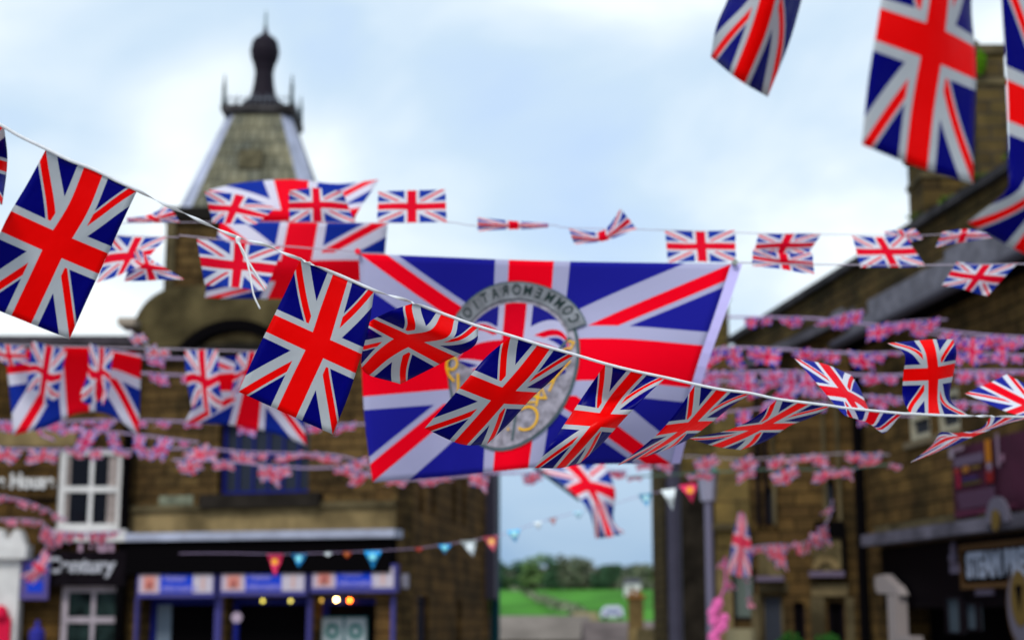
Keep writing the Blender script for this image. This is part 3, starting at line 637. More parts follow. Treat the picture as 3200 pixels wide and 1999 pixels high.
# yellow ashlar left bay
a, b, c, d = HW.rect(2236, 1250, 2345, 2060); MB().box(HW, a, b, .003, .06, HW.hit(2290, 1760)[1], d - .2).build('ashlar_bay', STONE_Y, h)
MB().box(HW, a, a + (b - a) * .45, .003, .06, 0, HW.hit(2290, 1758)[1]).build('ashlar_pier', TAN, h)
MB().box(HW, HW.hit(2270, 1940)[0], HW.hit(2362, 1940)[0], .003, .08, 0, HW.hit(2290, 1962)[1]).build('cream_panel', pbr('cream render', (.25, .22, .13), .8), h)
gms = [BLACK, GLASS_G, GLASS_G, pbr('pale green glass', (.12, .15, .13), .3), GLASS_G, BLACK, BLACK]
for o, r, gm in zip(ops, rs, gms): window(HW, h, r, DARK if o[1] != 1856 else TAN_D, 1, 1, fw=.05, gm=gm, rec=.15)
for x in (2360, 2385, 2410, 2568, 2612): vb(x, 1180, x + 12, 1640, .003, .10, TAN_D if x > 2400 else DARK, 'mullion', HW, h)
vb(2225, 1635, 2345, 1655, .003, .16, TAN_D, 'string_course', HW, h)
vb(2372, 1700, 2448, 1806, .003, .14, pbr('carved tan niche', (.11, .085, .04), .9, .4, 5), 'carved_panel', HW, h); vb(2366, 1800, 2452, 1815, .003, .26, pbr('lilac ledge', (.13, .10, .15), .7), 'ledge', HW, h)
vb(2540, 1676, 2632, 1785, .003, .14, pbr('carved tan niche', (.11, .085, .04), .9, .4, 5), 'carved_panel', HW, h); vb(2530, 1785, 2640, 1802, .003, .28, pbr('lilac ledge', (.13, .10, .15), .7), 'ledge', HW, h)
sc, zc = HW.hit(2582, 1785); arcstrip(HW, sc, zc + .02, .12, .24, .1, math.pi - .1, .145, .2).build('carved_arch', TAN, h)
vb(2630, 1645, 2645, 1800, .003, .25, BLACK, 'bracket', HW, h)
vb(2545, 1630, 2640, 1680, .003, .2, BLACK, 'hood', HW, h)
vb(2370, 1815, 2372 + 92, 1850, .003, .06, TAN_D, 'lintel', HW, h); vb(2535, 1822, 2650, 1862, .003, .10, pbr('tan lintel', (.12, .09, .045), .9, .4, 3), 'lintel', HW, h)
vb(2350, 1856, 2378, 2060, .003, .08, TAN_D, 'door_jamb', HW, h); vb(2535, 1866, 2580, 2060, .003, .1, TAN_D, 'door_jamb', HW, h); vb(2645, 1866, 2672, 2060, .003, .1, TAN_D, 'door_jamb', HW, h)
for i, px in enumerate((2468, 2586)):
    s_, z_ = HW.hit(px, 2000, .5); p = HW.P(s_, .55, 0); zt = z_ - .1
    t = empty('potted_bush', p, ('left' if i == 0 else 'right') + ' clipped green bush of the two by the cottage doorways', 'plant', 'bushes by the cottage doors')
    MB().lathe(p, [(.14, 0), (.2, .35), (.22, .4)], 14).build('pot', pbr('terracotta', (.2, .08, .04), .8), t)
    MB().tube([p + Vector((0, 0, .4)), p + Vector((0, 0, zt - .2))], .02, 6).build('stem', BARK, t)
    f = MB(); foliage(f, p + Vector((0, 0, zt)), .24, .24, .24, 500, .035); f.build('foliage', pbr('fresh leaves', (.03, .12, .02), .9, .5, 12), t)
# verge roof of the cottage
vr = MB(); va, vb2 = HW.P(sG - .6, .3, hz0 - .35), HW.P(HW.len + .1, .3, hz1 + .05); back = HW.n * -3.5; up = Vector((0, 0, .16))
vr.quad([va, vb2, vb2 + back, va + back]); vr.quad([va + up, va + back + up, vb2 + back + up, vb2 + up]); vr.quad([va, va + up, vb2 + up, vb2]); vr.quad([va, va + back, va + back + up, va + up]); vr.quad([vb2, vb2 + up, vb2 + back + up, vb2 + back])
vr.build('roof', SLATE, h)

# pub
DIRX = -.143
PA_ = plan(2712, 26.2); q = Vector((PA_[0], PA_[1])); 
PB_ = (q.x - DIRX * 9.0, q.y - 9.0)
PW = Wall(PA_, PB_)
pz = PW.hit(2737, 932)[1] - .72
p_ = empty('pub', (PA_[0], PA_[1], 0), 'stone pub with black fascia and purple banner at the right edge', 'building')
ops = [(2838, 1225, 2905, 1375), (2928, 1215, 2998, 1350)]
rs = [PW.rect(*o) for o in ops]
dr = PW.rect(2770, 1705, 3190, 2060); dr = (dr[0], PW.len - .1, 0, PW.hit(2775, 1712)[1])
wallmesh(PW, 0, PW.len, 0, pz, rs + [dr], rev=.8, T=1.1).build('wall', STONE_R, p_)
for r in rs: window(PW, p_, r, pbr('cream sash', (.36, .33, .24), .6), 1, 2, fw=.1, gm=GLASS_G, rec=.1, sill=pbr('sandstone sill', (.14, .11, .07), .9))
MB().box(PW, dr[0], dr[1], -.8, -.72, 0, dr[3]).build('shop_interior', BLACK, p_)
a, b, c, d = dr
vbp = lambda *k: vb(*k, W=PW, parent=p_)
bz = dr[3]
MB().box(PW, a - .1, PW.len, .003, .35, bz + .04, bz + .22).build('stone_cornice', pbr('lilac grey stone', (.085, .078, .10), .8, .4, 2), p_)
MB().box(PW, a - .1, PW.len, .003, .12, bz + .224, bz + .36).build('stone_band', TAN_D, p_)
fa = PW.rect(3015, 1700, 3330, 1822, .05)
MB().box(PW, a, PW.len, -.3, .05, bz - .95, bz).build('fascia', pbr('glossy black', (.003, .002, .003), .5, spec=.02), p_)
sb = MB().box(PW, fa[0], PW.len, .052, .09, bz - .70, bz - .08).build('sign_board', pbr('black board', (.002, .002, .003), .5, spec=.02), p_)
BR = pbr('brown gilt frame', (.07, .036, .014), .5)
MB().box(PW, fa[0], PW.len, .091, .13, bz - .17, bz - .085).box(PW, fa[0], PW.len, .091, .13, bz - .70, bz - .625).box(PW, fa[0], fa[0] + .06, .091, .13, bz - .624, bz - .171).build('frame', BR, sb)
text('STEAM BREW', PW, fa[0] + .26, bz - .40, .14, .46, pbr('cold white lettering', (.26, .29, .37), .5), sb, align='LEFT', bold=.022, xs=.78)
# oval emblem hanging over the fascia
s0, z0 = PW.hit(3170, 1790, .2)
em = MB()
def oval(W, s, z, rx, rz, o, n=28): return [W.P(s + math.cos(k * 2 * math.pi / n) * rx, o, z + math.sin(k * 2 * math.pi / n) * rz) for k in range(n)]
def disc(W, s, z, rx, rz, o0, o1):
    mb = MB(); A_ = oval(W, s, z, rx, rz, o1); B_ = oval(W, s, z, rx, rz, o0); mb.quad(A_)
    for i in range(len(A_)): j = (i + 1) % len(A_); mb.quad([A_[i], A_[j], B_[j], B_[i]])
    return mb
e0 = disc(PW, s0, bz - .95, .42, .55, .10, .135).build('emblem', BR, p_)
disc(PW, s0, bz - .95, .37, .49, .137, .145).build('emblem_field', pbr('grey lilac paint', (.10, .09, .12), .6), e0)
disc(PW, s0, bz - .85, .25, .36, .147, .155).build('emblem_centre', pbr('gilt', (.11, .07, .018), .5), e0)
mb = MB(); mb.quad([PW.P(s0 - .11, .158, bz - .68), PW.P(s0 + .11, .158, bz - .68), PW.P(s0, .158, bz - 1.05)]); mb.build('emblem_mark', BLACK, e0)
e1 = arcstrip(PW, s0, bz + .12, .16, .34, 0, math.pi, .36, .40).build('crest', pbr('grey lilac paint', (.10, .09, .12), .6), p_)
disc(PW, s0, bz + .15, .11, .14, .41, .43).build('crest_centre', pbr('gilt', (.11, .07, .018), .5), e1)
# small white figure sign on the black fascia, windows below
s_, z_ = PW.hit(2992, 1772, .06)
lp = MB(); lp.box(PW, s_ - .2, s_ + .2, .052, .09, z_ - .08, z_ + .05).lathe(PW.P(s_ - .02, .09, z_ + .05), [(.06, 0), (.09, .08), (.05, .17), (.06, .24), (.02, .32)], 10)
lp.build('fascia_lamp', pbr('dim mauve', (.11, .09, .13), .6), p_)
for (x0, y0, x1, y1) in ((2975, 1862, 3022, 1980), (3035, 1880, 3075, 1970)):
    window(PW, p_, PW.rect(x0, y0, x1, y1, .02), DARK, 1, 1, fw=.03, gm=pbr('dusk glass', (.045, .06, .075), .2), rec=-.06)
vb(3064, 1838, 3120, 1858, .052, .08, pbr('dim mauve', (.11, .09, .13), .6), 'small_plate', PW, p_)
# white bracket and door frame left
wb = MB(); pts = [(2733, 1800), (2762, 1793), (2780, 1815), (2800, 1832), (2812, 1858), (2740, 1852), (2733, 1830)]
hp = [PW.hit(x, y, .25) for x, y in pts]; wb.quad([PW.P(a, .25, z) for a, z in hp]); wb.quad([PW.P(a, .1, z) for a, z in hp[::-1]])
for i in range(len(hp)):
    q, r = hp[i], hp[(i + 1) % len(hp)]; wb.quad([PW.P(q[0], .25, q[1]), PW.P(q[0], .1, q[1]), PW.P(r[0], .1, r[1]), PW.P(r[0], .25, r[1])])
WP = pbr('cream white paint', (.27, .23, .22), .5)
wbo = wb.build('door_hood', WP, p_)
a, b, c, d = PW.rect(2776, 1858, 2800, 2060, .3); MB().box(PW, a, b, .1, .3, 0, d).build('door_post', WP, p_)
a, b, c, d = PW.rect(2800, 1985, 2845, 2004, .3); MB().box(PW, a, b, .1, .3, c, d).build('door_rail', WP, p_)
# drainpipe
MB().tube([PW.P(-.02, .12, 0), PW.P(-.02, .12, pz)], .085, 10).build('downpipe', BLACK, p_)
# eave: black soffit, gutter, roof with stepped flashing, upper wall and coping
OV = .34
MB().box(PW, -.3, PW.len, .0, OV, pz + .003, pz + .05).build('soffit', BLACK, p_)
MB().tube([PW.P(-.35, OV + .02, pz + .1), PW.P(PW.len, OV + .02, pz + .1)], .085, 10).build('gutter', pbr('lead gutter', (.055, .05, .065), .5), p_)
ur = MB(); ur.quad([PW.P(-.35, OV, pz + .12), PW.P(PW.len, OV, pz + .12), PW.P(PW.len, -.1, pz + .42), PW.P(-.35, -.1, pz + .42)], [(0, 0), (9, 0), (9, 1), (0, 1)])
ur.build('roof', SLATE, p_)
UWz0, UWz1 = pz + .4, pz + 1.50
# upper party wall continuing behind the cottage gable towards the far house
EXT = 8.0
MB().box(PW, -EXT, PW.len, -.9, -.12, pz - .4, UWz1).build('upper_wall', masonry('upper stone', (.075, .058, .026), (.055, .04, .02), (.02, .016, .01), bw=.5, bh=.2), p_)
MB().box(PW, -EXT - .2, PW.len, -1.0, .0, UWz1 + .003, UWz1 + .13).build('coping', pbr('dark coping', (.045, .042, .045), .8, .4, 2), p_)
fl = MB(); s = -1.6; rf_ = random.Random(4)
while s < PW.len - .9:
    w_ = rf_.uniform(.45, .85); fl.box(PW, s, s + w_, -.119, -.07 - rf_.random() * .01, pz + .34, pz + rf_.choice((.58, .66, .80, .92, 1.0))); s += w_ + .002
fl.build('stepped_flashing', pbr('pale mortar', (.15, .145, .17), .8, .25, 4), p_)
ms = MB()
for k in range(5): foliage(ms, PW.P(2.6 + k * 1.1, -.1, UWz1 + .15), .25, .12, .07, 60, .04)
tag(ms.build('moss', pbr('moss', (.08, .13, .02), .9)), 'bright moss tufts along the pub wall coping', 'moss', kind='stuff')
def chimney(px0, px1, ytop, ybase, Y, label, pots, mat):
    a = U(px0, (ytop + ybase) / 2, Y); b = U(px1, (ytop + ybase) / 2, Y); zt = U((px0 + px1) / 2, ytop, Y).z; zb = U((px0 + px1) / 2, ybase, Y).z
    t = empty('chimney', (a.x, Y, zb), label, 'chimney', 'stone chimneys above the pub')
    mb = MB(); mb.box(WORLD, a.x, b.x, Y, Y + .9, zb, zt - .14); mb.build('stack', mat, t)
    w_ = b.x - a.x
    mb = MB(); mb.box(WORLD, a.x - .05, b.x + .05, Y - .05, Y + .95, zt - .137, zt).box(WORLD, a.x - .03, b.x + .03, Y - .03, Y + .93, zt - .62, zt - .52); mb.build('cap', TAN_D, t)
    for k in range(pots):
        x = a.x + w_ * (k + .5) / pots - (.08 if pots == 1 else 0); mb = MB(); mb.tube([(x, Y + .4, zt + .001), (x, Y + .4, zt + .12), (x, Y + .4, zt + .2)], [.075, .06, .075], 10); mb.build('pot', TAN_D, t)
    return t
CH = masonry('lichened chimney stone', (.10, .078, .034), (.06, .046, .024), (.05, .046, .04), bw=.42, bh=.2)
chimney(3048, 3150, 142, 560, 22.4, 'tall lichened stone chimney with one pot at the upper right', 1, CH)
chimney(2886, 3030, 440, 800, 24.4, 'dark stone chimney partly behind the hanging flag at the upper right', 1, masonry('sooty chimney stone', (.04, .03, .018), (.11, .08, .03), (.02, .016, .012), bw=.6, bh=.3))
pl = MB(); foliage(pl, U(3062, 195, 22.3), .10, .06, .2, 220, .03); tag(pl.build('wall_plant', pbr('lime leaves', (.12, .30, .01), .9)), 'bright green plant sprouting from the tall chimney', 'plant')
# purple banner on pub
bn = PW.rect(2978, 1392, 3330, 1612, .12)
z0, z1 = PW.hit(3030, 1616, .12)[1], PW.hit(3000, 1395, .12)[1]
bm = MB(); n = 16; s0, s1 = bn[0], PW.len - .2
for k in range(n):
    a = s0 + (s1 - s0) * k / n; b = s0 + (s1 - s0) * (k + 1) / n; oa = .12 + .03 * math.sin(k * 1.3); ob = .12 + .03 * math.sin((k + 1) * 1.3)
    bm.quad([PW.P(a, oa, z0), PW.P(b, ob, z0), PW.P(b, ob, z1), PW.P(a, oa, z1)])
bo = tag(bm.build('wall_banner', pbr('plum banner', (.040, .010, .022), .6, .3, 1.5), loc=PW.P(s0, .1, z0)), 'plum coloured printed banner on the pub wall at the right edge', 'banner')
L_ = z1 - z0
def bp(s, z, w_, hh, col, nm='print'): MB().box(PW, s0 + s, s0 + s + w_, .153, .158, z0 + z * L_, z0 + z * L_ + hh).build(nm, pbr('print %s' % (col,), col, .6), bo)
bp(.15, .72, .95, .13, (.10, .07, .11)); bp(.2, .24, 1.2, .12, (.065, .032, .058)); bp(.25, .12, 1.2, .12, (.065, .032, .058)); bp(.1, .03, 1.9, .07, (.08, .018, .04))
bp(.15, .62, .16, .08, (.25, .03, .02)); bp(.42, .62, .2, .09, (.25, .10, .02)); bp(.7, .64, .3, .05, (.12, .07, .02)); bp(.2, .42, .12, .24, (.2, .01, .03)); bp(.4, .50, .5, .05, (.03, .02, .08)); bp(.4, .44, .6, .04, (.07, .05, .02))
bp(1.18, .66, .17, .34, (.35, .12, .01)); bp(1.16, .42, .22, .20, (.16, .01, .01)); bp(1.2, .56, .14, .14, (.22, .18, .26)); bp(1.52, .60, .08, .45, (.20, .13, .18)); bp(1.64, .66, .1, .1, (.20, .1, .15))
bp(-.0, .86, .14, .14, (.25, .2, .25)); bp(.1, .93, .4, .08, (.18, .12, .16))

# ------------------------------------------------------------------ poles and lamp post
def on(px, py, Y): return U(px, py, Y)
p = on(2108, 1700, 28.5); t = empty('metal_pole', (p.x, 28.5, 0), 'thick grey lilac metal pole at the corner of the dark house', 'pole')
zt = on(2098, 1330, 28.5).z
MB().tube([(p.x, 28.5, 0), (p.x, 28.5, zt)], .13, 14).build('shaft', pbr('grey lilac pole', (.05, .047, .07), .5, .1, 3), t)
MB().tube([(p.x, 28.5, 0), (p.x, 28.5, .5)], .17, 14).build('base', pbr('grey lilac pole', (.075, .07, .105), .5), t)
MB().lathe((p.x, 28.5, zt), [(.14, 0), (.15, .05), (.05, .12)], 14).build('cap', BLACK, t)
p = on(2216, 1700, 26.5); t = empty('street_lamp', (p.x, 26.5, 0), 'grey street lamp with pale tapered lantern before the cottage', 'street lamp')
zl0, zl1 = on(2212, 1570, 26.5).z, on(2212, 1482, 26.5).z
MB().tube([(p.x, 26.5, 0), (p.x, 26.5, 1.0), (p.x, 26.5, 1.02), (p.x, 26.5, zl0)], [.11, .10, .075, .065], 12).build('post', pbr('pale lilac grey', (.15, .14, .20), .5), t)
la = MB().lathe((p.x, 26.5, zl0), [(.05, 0), (.12, .03), (.17, zl1 - zl0)], 6).build('lantern', pbr('frosted lantern', (.30, .29, .38), .4), t)
MB().lathe((p.x, 26.5, zl1), [(.2, .003), (.21, .05), (.12, .14), (.04, .2), (.03, .3)], 12).build('cap', pbr('pale green cap', (.10, .20, .17), .6), t)
# lilac hook-on pink rosette chain beside lamp
PINK = pbr('pink paper', (.86, .16, .45), .8, .25, 14)
ch = [(2243, 1882), (2250, 1868), (2238, 1895), (2228, 1912), (2262, 1930), (2248, 1922), (2230, 1938), (2258, 1955), (2240, 1972), (2228, 1988), (2236, 2005)]
for i, (x, y) in enumerate(ch[::1]):
    if i in (1, 5): continue
    c = on(x, y, 25.8); t = MB(); n = 10
    for k in range(n):
        an = k * 6.283 / n; q = c + Vector((math.cos(an) * .10, random.uniform(-.03, .03), math.sin(an) * .10))
        t.quad([c + Vector((0, -.03, 0)), c + Vector((math.cos(an - .35) * .07, 0, math.sin(an - .35) * .07)), q, c + Vector((math.cos(an + .35) * .07, .01, math.sin(an + .35) * .07))])
    names = ['topmost', '', 'second from the top', 'third from the top', 'fourth from the top', '', 'fifth from the top', 'sixth from the top', 'seventh from the top', 'eighth from the top', 'lowest']
    tag(t.build('pink_rosette', PINK, loc=c), 'pink paper rosette, %s in the chain beside the lamp post' % names[i], 'rosette', 'pink rosettes beside the lamp post')
tag(MB().tube([on(2266, 1740, 25.85), on(2268, 1830, 25.85), on(2250, 1870, 25.85), on(2234, 2020, 25.85)], .022, 6).build('ribbon_string', pbr('pink ribbon', (.55, .12, .33), .8)), 'pink ribbon cord hanging down beside the lamp post', 'cord')
# ================================================================== flags
def relax(pts_px, Y0, Wd, Ht, us, vs, bias, fixed_row=0, iters=500, lim=.35):
    nv, nu = len(vs), len(us)
    R = np.array([[tuple(ray(*p)) for p in row] for row in pts_px]); C = np.array(tuple(EYE))
    Y = np.array([[Y0[i] if isinstance(Y0, (list, tuple)) else Y0 for i in range(nu)] for j in range(nv)], float)
    Yf = Y[fixed_row].copy()
    for j in range(nv): Y[j] += bias * (vs[j] - vs[fixed_row])
    base = Y.copy(); sp = []
    for j in range(nv):
        for i in range(nu):
            if i + 1 < nu: sp.append((j, i, j, i + 1, (us[i + 1] - us[i]) * Wd))
            if j + 1 < nv: sp.append((j, i, j + 1, i, (vs[j + 1] - vs[j]) * Ht))
            if i + 1 < nu and j + 1 < nv:
                L_ = math.hypot((us[i + 1] - us[i]) * Wd, (vs[j + 1] - vs[j]) * Ht)
                sp.append((j, i, j + 1, i + 1, L_)); sp.append((j, i + 1, j + 1, i, L_))
    A = np.array([s[0] * nu + s[1] for s in sp]); B = np.array([s[2] * nu + s[3] for s in sp]); Ls = np.array([s[4] for s in sp])
    Rf = R.reshape(-1, 3)
    for it in range(iters):
        y = Y.reshape(-1); P = Rf * y[:, None]; d = P[B] - P[A]; ln = np.linalg.norm(d, axis=1) + 1e-9
        f = (ln - Ls) / ln
        g = np.zeros(len(y)); np.add.at(g, A, -f * (d * Rf[A]).sum(1)); np.add.at(g, B, f * (d * Rf[B]).sum(1))
        y -= .12 * g + .004 * (y - base.reshape(-1)); Y = y.reshape(nv, nu)
        Y[fixed_row] = Yf; Y = np.clip(Y, base - lim, base + lim)
    return [[Vector(C + R[j, i] * Y[j, i]) for i in range(nu)] for j in range(nv)]
class Surf:
    def __init__(s, P, us, vs): s.P, s.us, s.vs = P, us, vs
    def __call__(s, u, v):
        col = [crv(row, u, s.us) for row in s.P]
        return crv(col, v, s.vs)
def flag(grid, Y0, size, mat, label, name='union_flag', group=None, vs=None, bias=.0, portrait=True, fu=14, fv=20, cat='flag', ripple=0.0, mirror=False, lim=None, parent=None, fixed_row=0):
    """size = (length along the cord, length away from it) in metres; grid rows run away from the cord"""
    nu = len(grid[0]); us = [i / (nu - 1) for i in range(nu)]; vs = vs or [j / (len(grid) - 1) for j in range(len(grid))]
    P = relax(grid, Y0, size[0], size[1], us, vs, bias, lim=lim or max(size) * .8, fixed_row=fixed_row); S_ = Surf(P, us, vs)
    v = []; f = []; uv = []
    nrm = Vector((0, -1, 0)); ph = random.uniform(0, 6)
    for j in range(fv + 1):
        for i in range(fu + 1):
            u_, v_ = i / fu, j / fv; p = S_(u_, v_)
            if ripple: p = p + Vector((0, -1, 0)) * ripple * math.sin(u_ * 9 + v_ * 4 + ph) * min(1, v_ * 3)
            v.append(p)
    org = S_(.5, 0)
    for j in range(fv):
        for i in range(fu):
            a = j * (fu + 1) + i; f.append((a, a + 1, a + fu + 2, a + fu + 1))
            for q in (a, a + 1, a + fu + 2, a + fu + 1):
                x, y = (q % (fu + 1)) / fu, (q // (fu + 1)) / fv
                if mirror: x = 1 - x
                uv += ([y, x] if portrait else [x, 1 - y])
    me = bpy.data.meshes.new(name); me.from_pydata([tuple(p - org) for p in v], [], f); me.uv_layers.new(name='UVMap').data.foreach_set('uv', uv)
    me.materials.append(mat); me.polygons.foreach_set('use_smooth', [True] * len(me.polygons))
    o = bpy.data.objects.new(name, me); o.location = org; o['_org'] = tuple(org); link(o)
    if fv * fu > 200:
        sm = o.modifiers.new('thickness', 'SOLIDIFY'); sm.thickness = .0004
    tag(o, label, cat, group); o_s = S_
    return o, S_
def cordY(px): return 1 / (1 / 3.05 + (px - 145) / 3055 * (1 / 4.9 - 1 / 3.05))
# ---- hero string
FR = 'sharp plastic flags on the front white tape'
def Z(pts, ox, oy, s): return [[(ox + x / s, oy + y / s) for x, y in r] for r in pts]
hero = [
 ([[(-215, 290), (-100, 345), (13, 396)], [(-225, 420), (-110, 460), (24, 500)], [(-240, 560), (-120, 600), (6, 640)]], [0, .4, 1], 0, 'sliver of a flag cut off by the left edge beside the largest flag'),
 ([[(143, 468), (294, 530), (428, 597)], [(84, 578), (246, 650), (378, 702)], [(18, 691), (179, 763), (323, 824)], [(-35, 815), (122, 882), (270, 940)], [(-86, 938), (66, 999), (218, 1060)]], None, 0, 'largest sharp union flag at the left, hanging straight in front of the tower wall'),
 ([[(939, 809), (1065, 865), (1169, 910)], [(892, 912), (1029, 972), (1152, 1020)], [(845, 1010), (995, 1078), (1120, 1136)], [(795, 1112), (945, 1185), (1085, 1245)], [(745, 1223), (895, 1292), (1039, 1356)]], None, 0, 'big sharp union flag hanging just right of the knotted tape tails'),
 ([[(1289, 948), (1400, 989), (1496, 1022)], [(1218, 972), (1372, 1044), (1482, 1080)], [(1155, 1005), (1274, 1062), (1398, 1125)], [(1143, 1042), (1201, 1103), (1310, 1170)], [(1134, 1077), (1138, 1161), (1251, 1199)]], None, .05, 'sharp flag curled over with a rolled right edge, touching the big hanging flag'),
 ([[(1596, 1052), (1700, 1083), (1793, 1110)], [(1522, 1112), (1640, 1163), (1732, 1178)], [(1453, 1193), (1574, 1236), (1660, 1244)], [(1390, 1266), (1506, 1314), (1592, 1320)], [(1327, 1337), (1440, 1387), (1521, 1387)]], None, -.12, 'sharp slanting flag in front of the grey oval emblem'),
 ([[(1891, 1139), (1992, 1164), (2078, 1182)], [(1838, 1214), (1927, 1239), (2022, 1234)], [(1778, 1304), (1879, 1312), (1942, 1317)], [(1725, 1382), (1816, 1388), (1878, 1388)], [(1670, 1461), (1752, 1461), (1813, 1445)]], None, -.12, 'sharp flag blown left over the lower red bar of the commemoration flag'),
 ([[(2171, 1203), (2256, 1220), (2343, 1231)], [(2120, 1278), (2206, 1274), (2287, 1268)], [(2066, 1344), (2150, 1332), (2209, 1331)], [(1999, 1402), (2078, 1384), (2145, 1375)], [(1929, 1453), (1999, 1431), (2070, 1408)]], None, -.12, 'narrow sharp flag streaming to a long point below the corner of the commemoration flag'),
 ([[(2427, 1249), (2511, 1260), (2593, 1270)], [(2359, 1304), (2454, 1291), (2536, 1303)], [(2282, 1341), (2377, 1334), (2468, 1330)], [(2216, 1357), (2309, 1366), (2395, 1376)], [(2152, 1369), (2241, 1395), (2314, 1405)]], None, -.12, 'sharp flag streaming almost level to the left, above the street lamp'),
 (Z([[(1205, 605), (1395, 628), (1575, 650)], [(1190, 655), (1345, 705), (1450, 778)], [(1035, 480), (1200, 505), (1345, 590)], [(935, 365), (1125, 405), (1290, 462)], [(845, 265), (1045, 300), (1235, 378)]], 2100, 1000, 2.201), [0, .17, .5, .75, 1], .05, 'pale backlit flag folded over the tape and blown up to the left'),
 (Z([[(1640, 645), (1800, 652), (2040, 655)], [(1588, 535), (1798, 540), (1915, 545)], [(1590, 378), (1800, 365), (1943, 335)], [(1598, 235), (1782, 228), (1958, 215)], [(1480, 158), (1750, 134), (1935, 130)]], 2100, 1000, 2.201), None, .03, 'upright sharp flag blown above the tape with a curled left corner'),
 (Z([[(2190, 665), (2320, 668), (2450, 672)], [(2120, 745), (2190, 735), (2300, 712)], [(1960, 775), (2020, 790), (2110, 785)], [(1850, 770), (1880, 820), (1960, 850)], [(1800, 850), (1730, 910), (1640, 978)]], 2100, 1000, 2.201), None, .0, 'twisted flag dropping to a point below the tape in front of the plum banner'),
 (Z([[(2500, 655), (2620, 655), (2740, 655)], [(2330, 640), (2470, 590), (2610, 540)], [(2015, 505), (2165, 438), (2305, 370)]], 2100, 1000, 2.201), None, .0, 'flag blown up leftwards and cropped by the right edge beside the upright flag'),
]
for gi, (grid, vs, bias, lab) in enumerate(hero):
    y0 = [cordY(grid[0][k][0]) for k in range(len(grid[0]))]
    m_ = PLASTIC2 if gi in (8, 10, 11) else PLASTIC
    flag(grid, y0, (.2, .3), m_, lab, group=FR, vs=vs, bias=bias, fu=16, fv=24, ripple=.0016)
# tape: flat along the flags, twisted between them
cp = [(-215, 287), (-100, 342), (0, 390), (60, 425), (143, 465), (215, 500), (294, 530), (360, 563), (428, 594), (500, 631), (560, 660), (660, 706), (748, 744), (830, 765), (880, 788), (939, 811), (1065, 862), (1169, 907), (1230, 926), (1289, 945), (1400, 986), (1496, 1020), (1596, 1049), (1700, 1081), (1793, 1107), (1891, 1136), (1992, 1161), (2078, 1179), (2171, 1200), (2256, 1217), (2343, 1228), (2427, 1246), (2511, 1257), (2593, 1267), (2650, 1275), (2815, 1291), (2845, 1292), (2960, 1298), (3030, 1299), (3100, 1300), (3213, 1302), (3345, 1299)]
segs = [(428, 939), (1169, 1289), (3030, 3100)]
def ribbon(pts, ys, width, name, mat, tw, label, cat='tape', group=None, parent=None, per=8):
    P3 = [U(x, y, yy) for (x, y), yy in zip(pts, ys)]; ts = list(range(len(P3))); mb = MB(); rows = []; ang = 0
    n = (len(P3) - 1) * per
    prev = None
    for k in range(n + 1):
        t = k / per; p = crv(P3, t, ts); px = pts[min(int(t), len(pts) - 1)][0]
        p2 = crv(P3, min(t + .01, len(P3) - 1), ts); p0 = crv(P3, max(t - .01, 0), ts); T = (p2 - p0).normalized()
        if prev is not None and tw(px): ang += (p - prev).length * tw(px)
        elif ang: ang *= .6
        up_ = Vector((0, 0, 1)) - T * T.z; up_.normalize(); sd_ = T.cross(up_)
        ww_ = up_ * math.cos(ang) + sd_ * math.sin(ang)
        rows.append((p + ww_ * width / 2, p + sd_.cross(T) * 0 + (T.cross(ww_)) * width * .10, p - ww_ * width / 2)); prev = p
    for r_ in rows: mb.v += list(r_)
    for k in range(len(rows) - 1):
        for q in (0, 1): a = k * 3 + q; mb.f.append([a, a + 3, a + 4, a + 1]); mb.uv += [(0, 0)] * 4
    o = mb.build(name, mat, parent, loc=P3[0], smooth=True)
    sm = o.modifiers.new('thickness', 'SOLIDIFY'); sm.thickness = .0008
    return tag(o, label, cat, group) if not parent else o
tape = ribbon(cp, [cordY(x) - .002 for x, y in cp], .0072, 'white_tape', TAPE, lambda x: 42 if any(a <= x < b for a, b in segs) else 0, 'white plastic tape carrying the sharp flags across the whole picture')
ky = cordY(746) - .006
kn = MB(); k0 = U(744, 745, ky)
kn.lathe(k0 + Vector((0, 0, -.004)), [(.002, -.008), (.005, -.006), (.0042, -.002), (.0062, .002), (.0058, .006), (.002, .009)], 12).build('knot', TAPE, tape, smooth=True)
ribbon([(746, 755), (762, 795), (790, 840), (832, 908)], [ky] * 4, .0052, 'tail', TAPE, lambda x: 6, None, parent=tape)
ribbon([(744, 757), (768, 800), (782, 860), (793, 920), (813, 965)], [ky - .004] * 5, .0042, 'tail', TAPE, lambda x: 4, None, parent=tape)
# ---- nearer, softer string at the upper right
NR = 'near soft flags at the upper right'
gA = Z([[(560, -820), (820, -770), (1080, -700)], [(470, -420), (740, -400), (985, -380)], [(385, -30), (655, -30), (880, -20)], [(300, 180), (575, 240), (790, 290)], [(262, 385), (450, 540), (645, 655)]], 2100, 0, 2.16)
flag(gA, [2.3, 2.3, 2.3], (.2, .3), PLASTIC, 'near soft flag cut off by the top edge, left of the other two near flags', group=NR, vs=[0, .3, .6, .82, 1], fu=16, fv=24, bias=.0)
gB = [[(2800, -290), (2965, -245), (3060, -180)], [(2772, -110), (2945, -60), (3035, 10)], [(2742, 76), (2918, 138), (3050, 198)], [(2712, 262), (2885, 330), (3045, 392)], [(2693, 452), (2862, 520), (3040, 575)]]
flag(gB, [2.0, 2.02, 2.04], (.2, .3), PLASTIC, 'large near soft flag hanging in front of the two stone chimneys', group=NR, fu=16, fv=24)
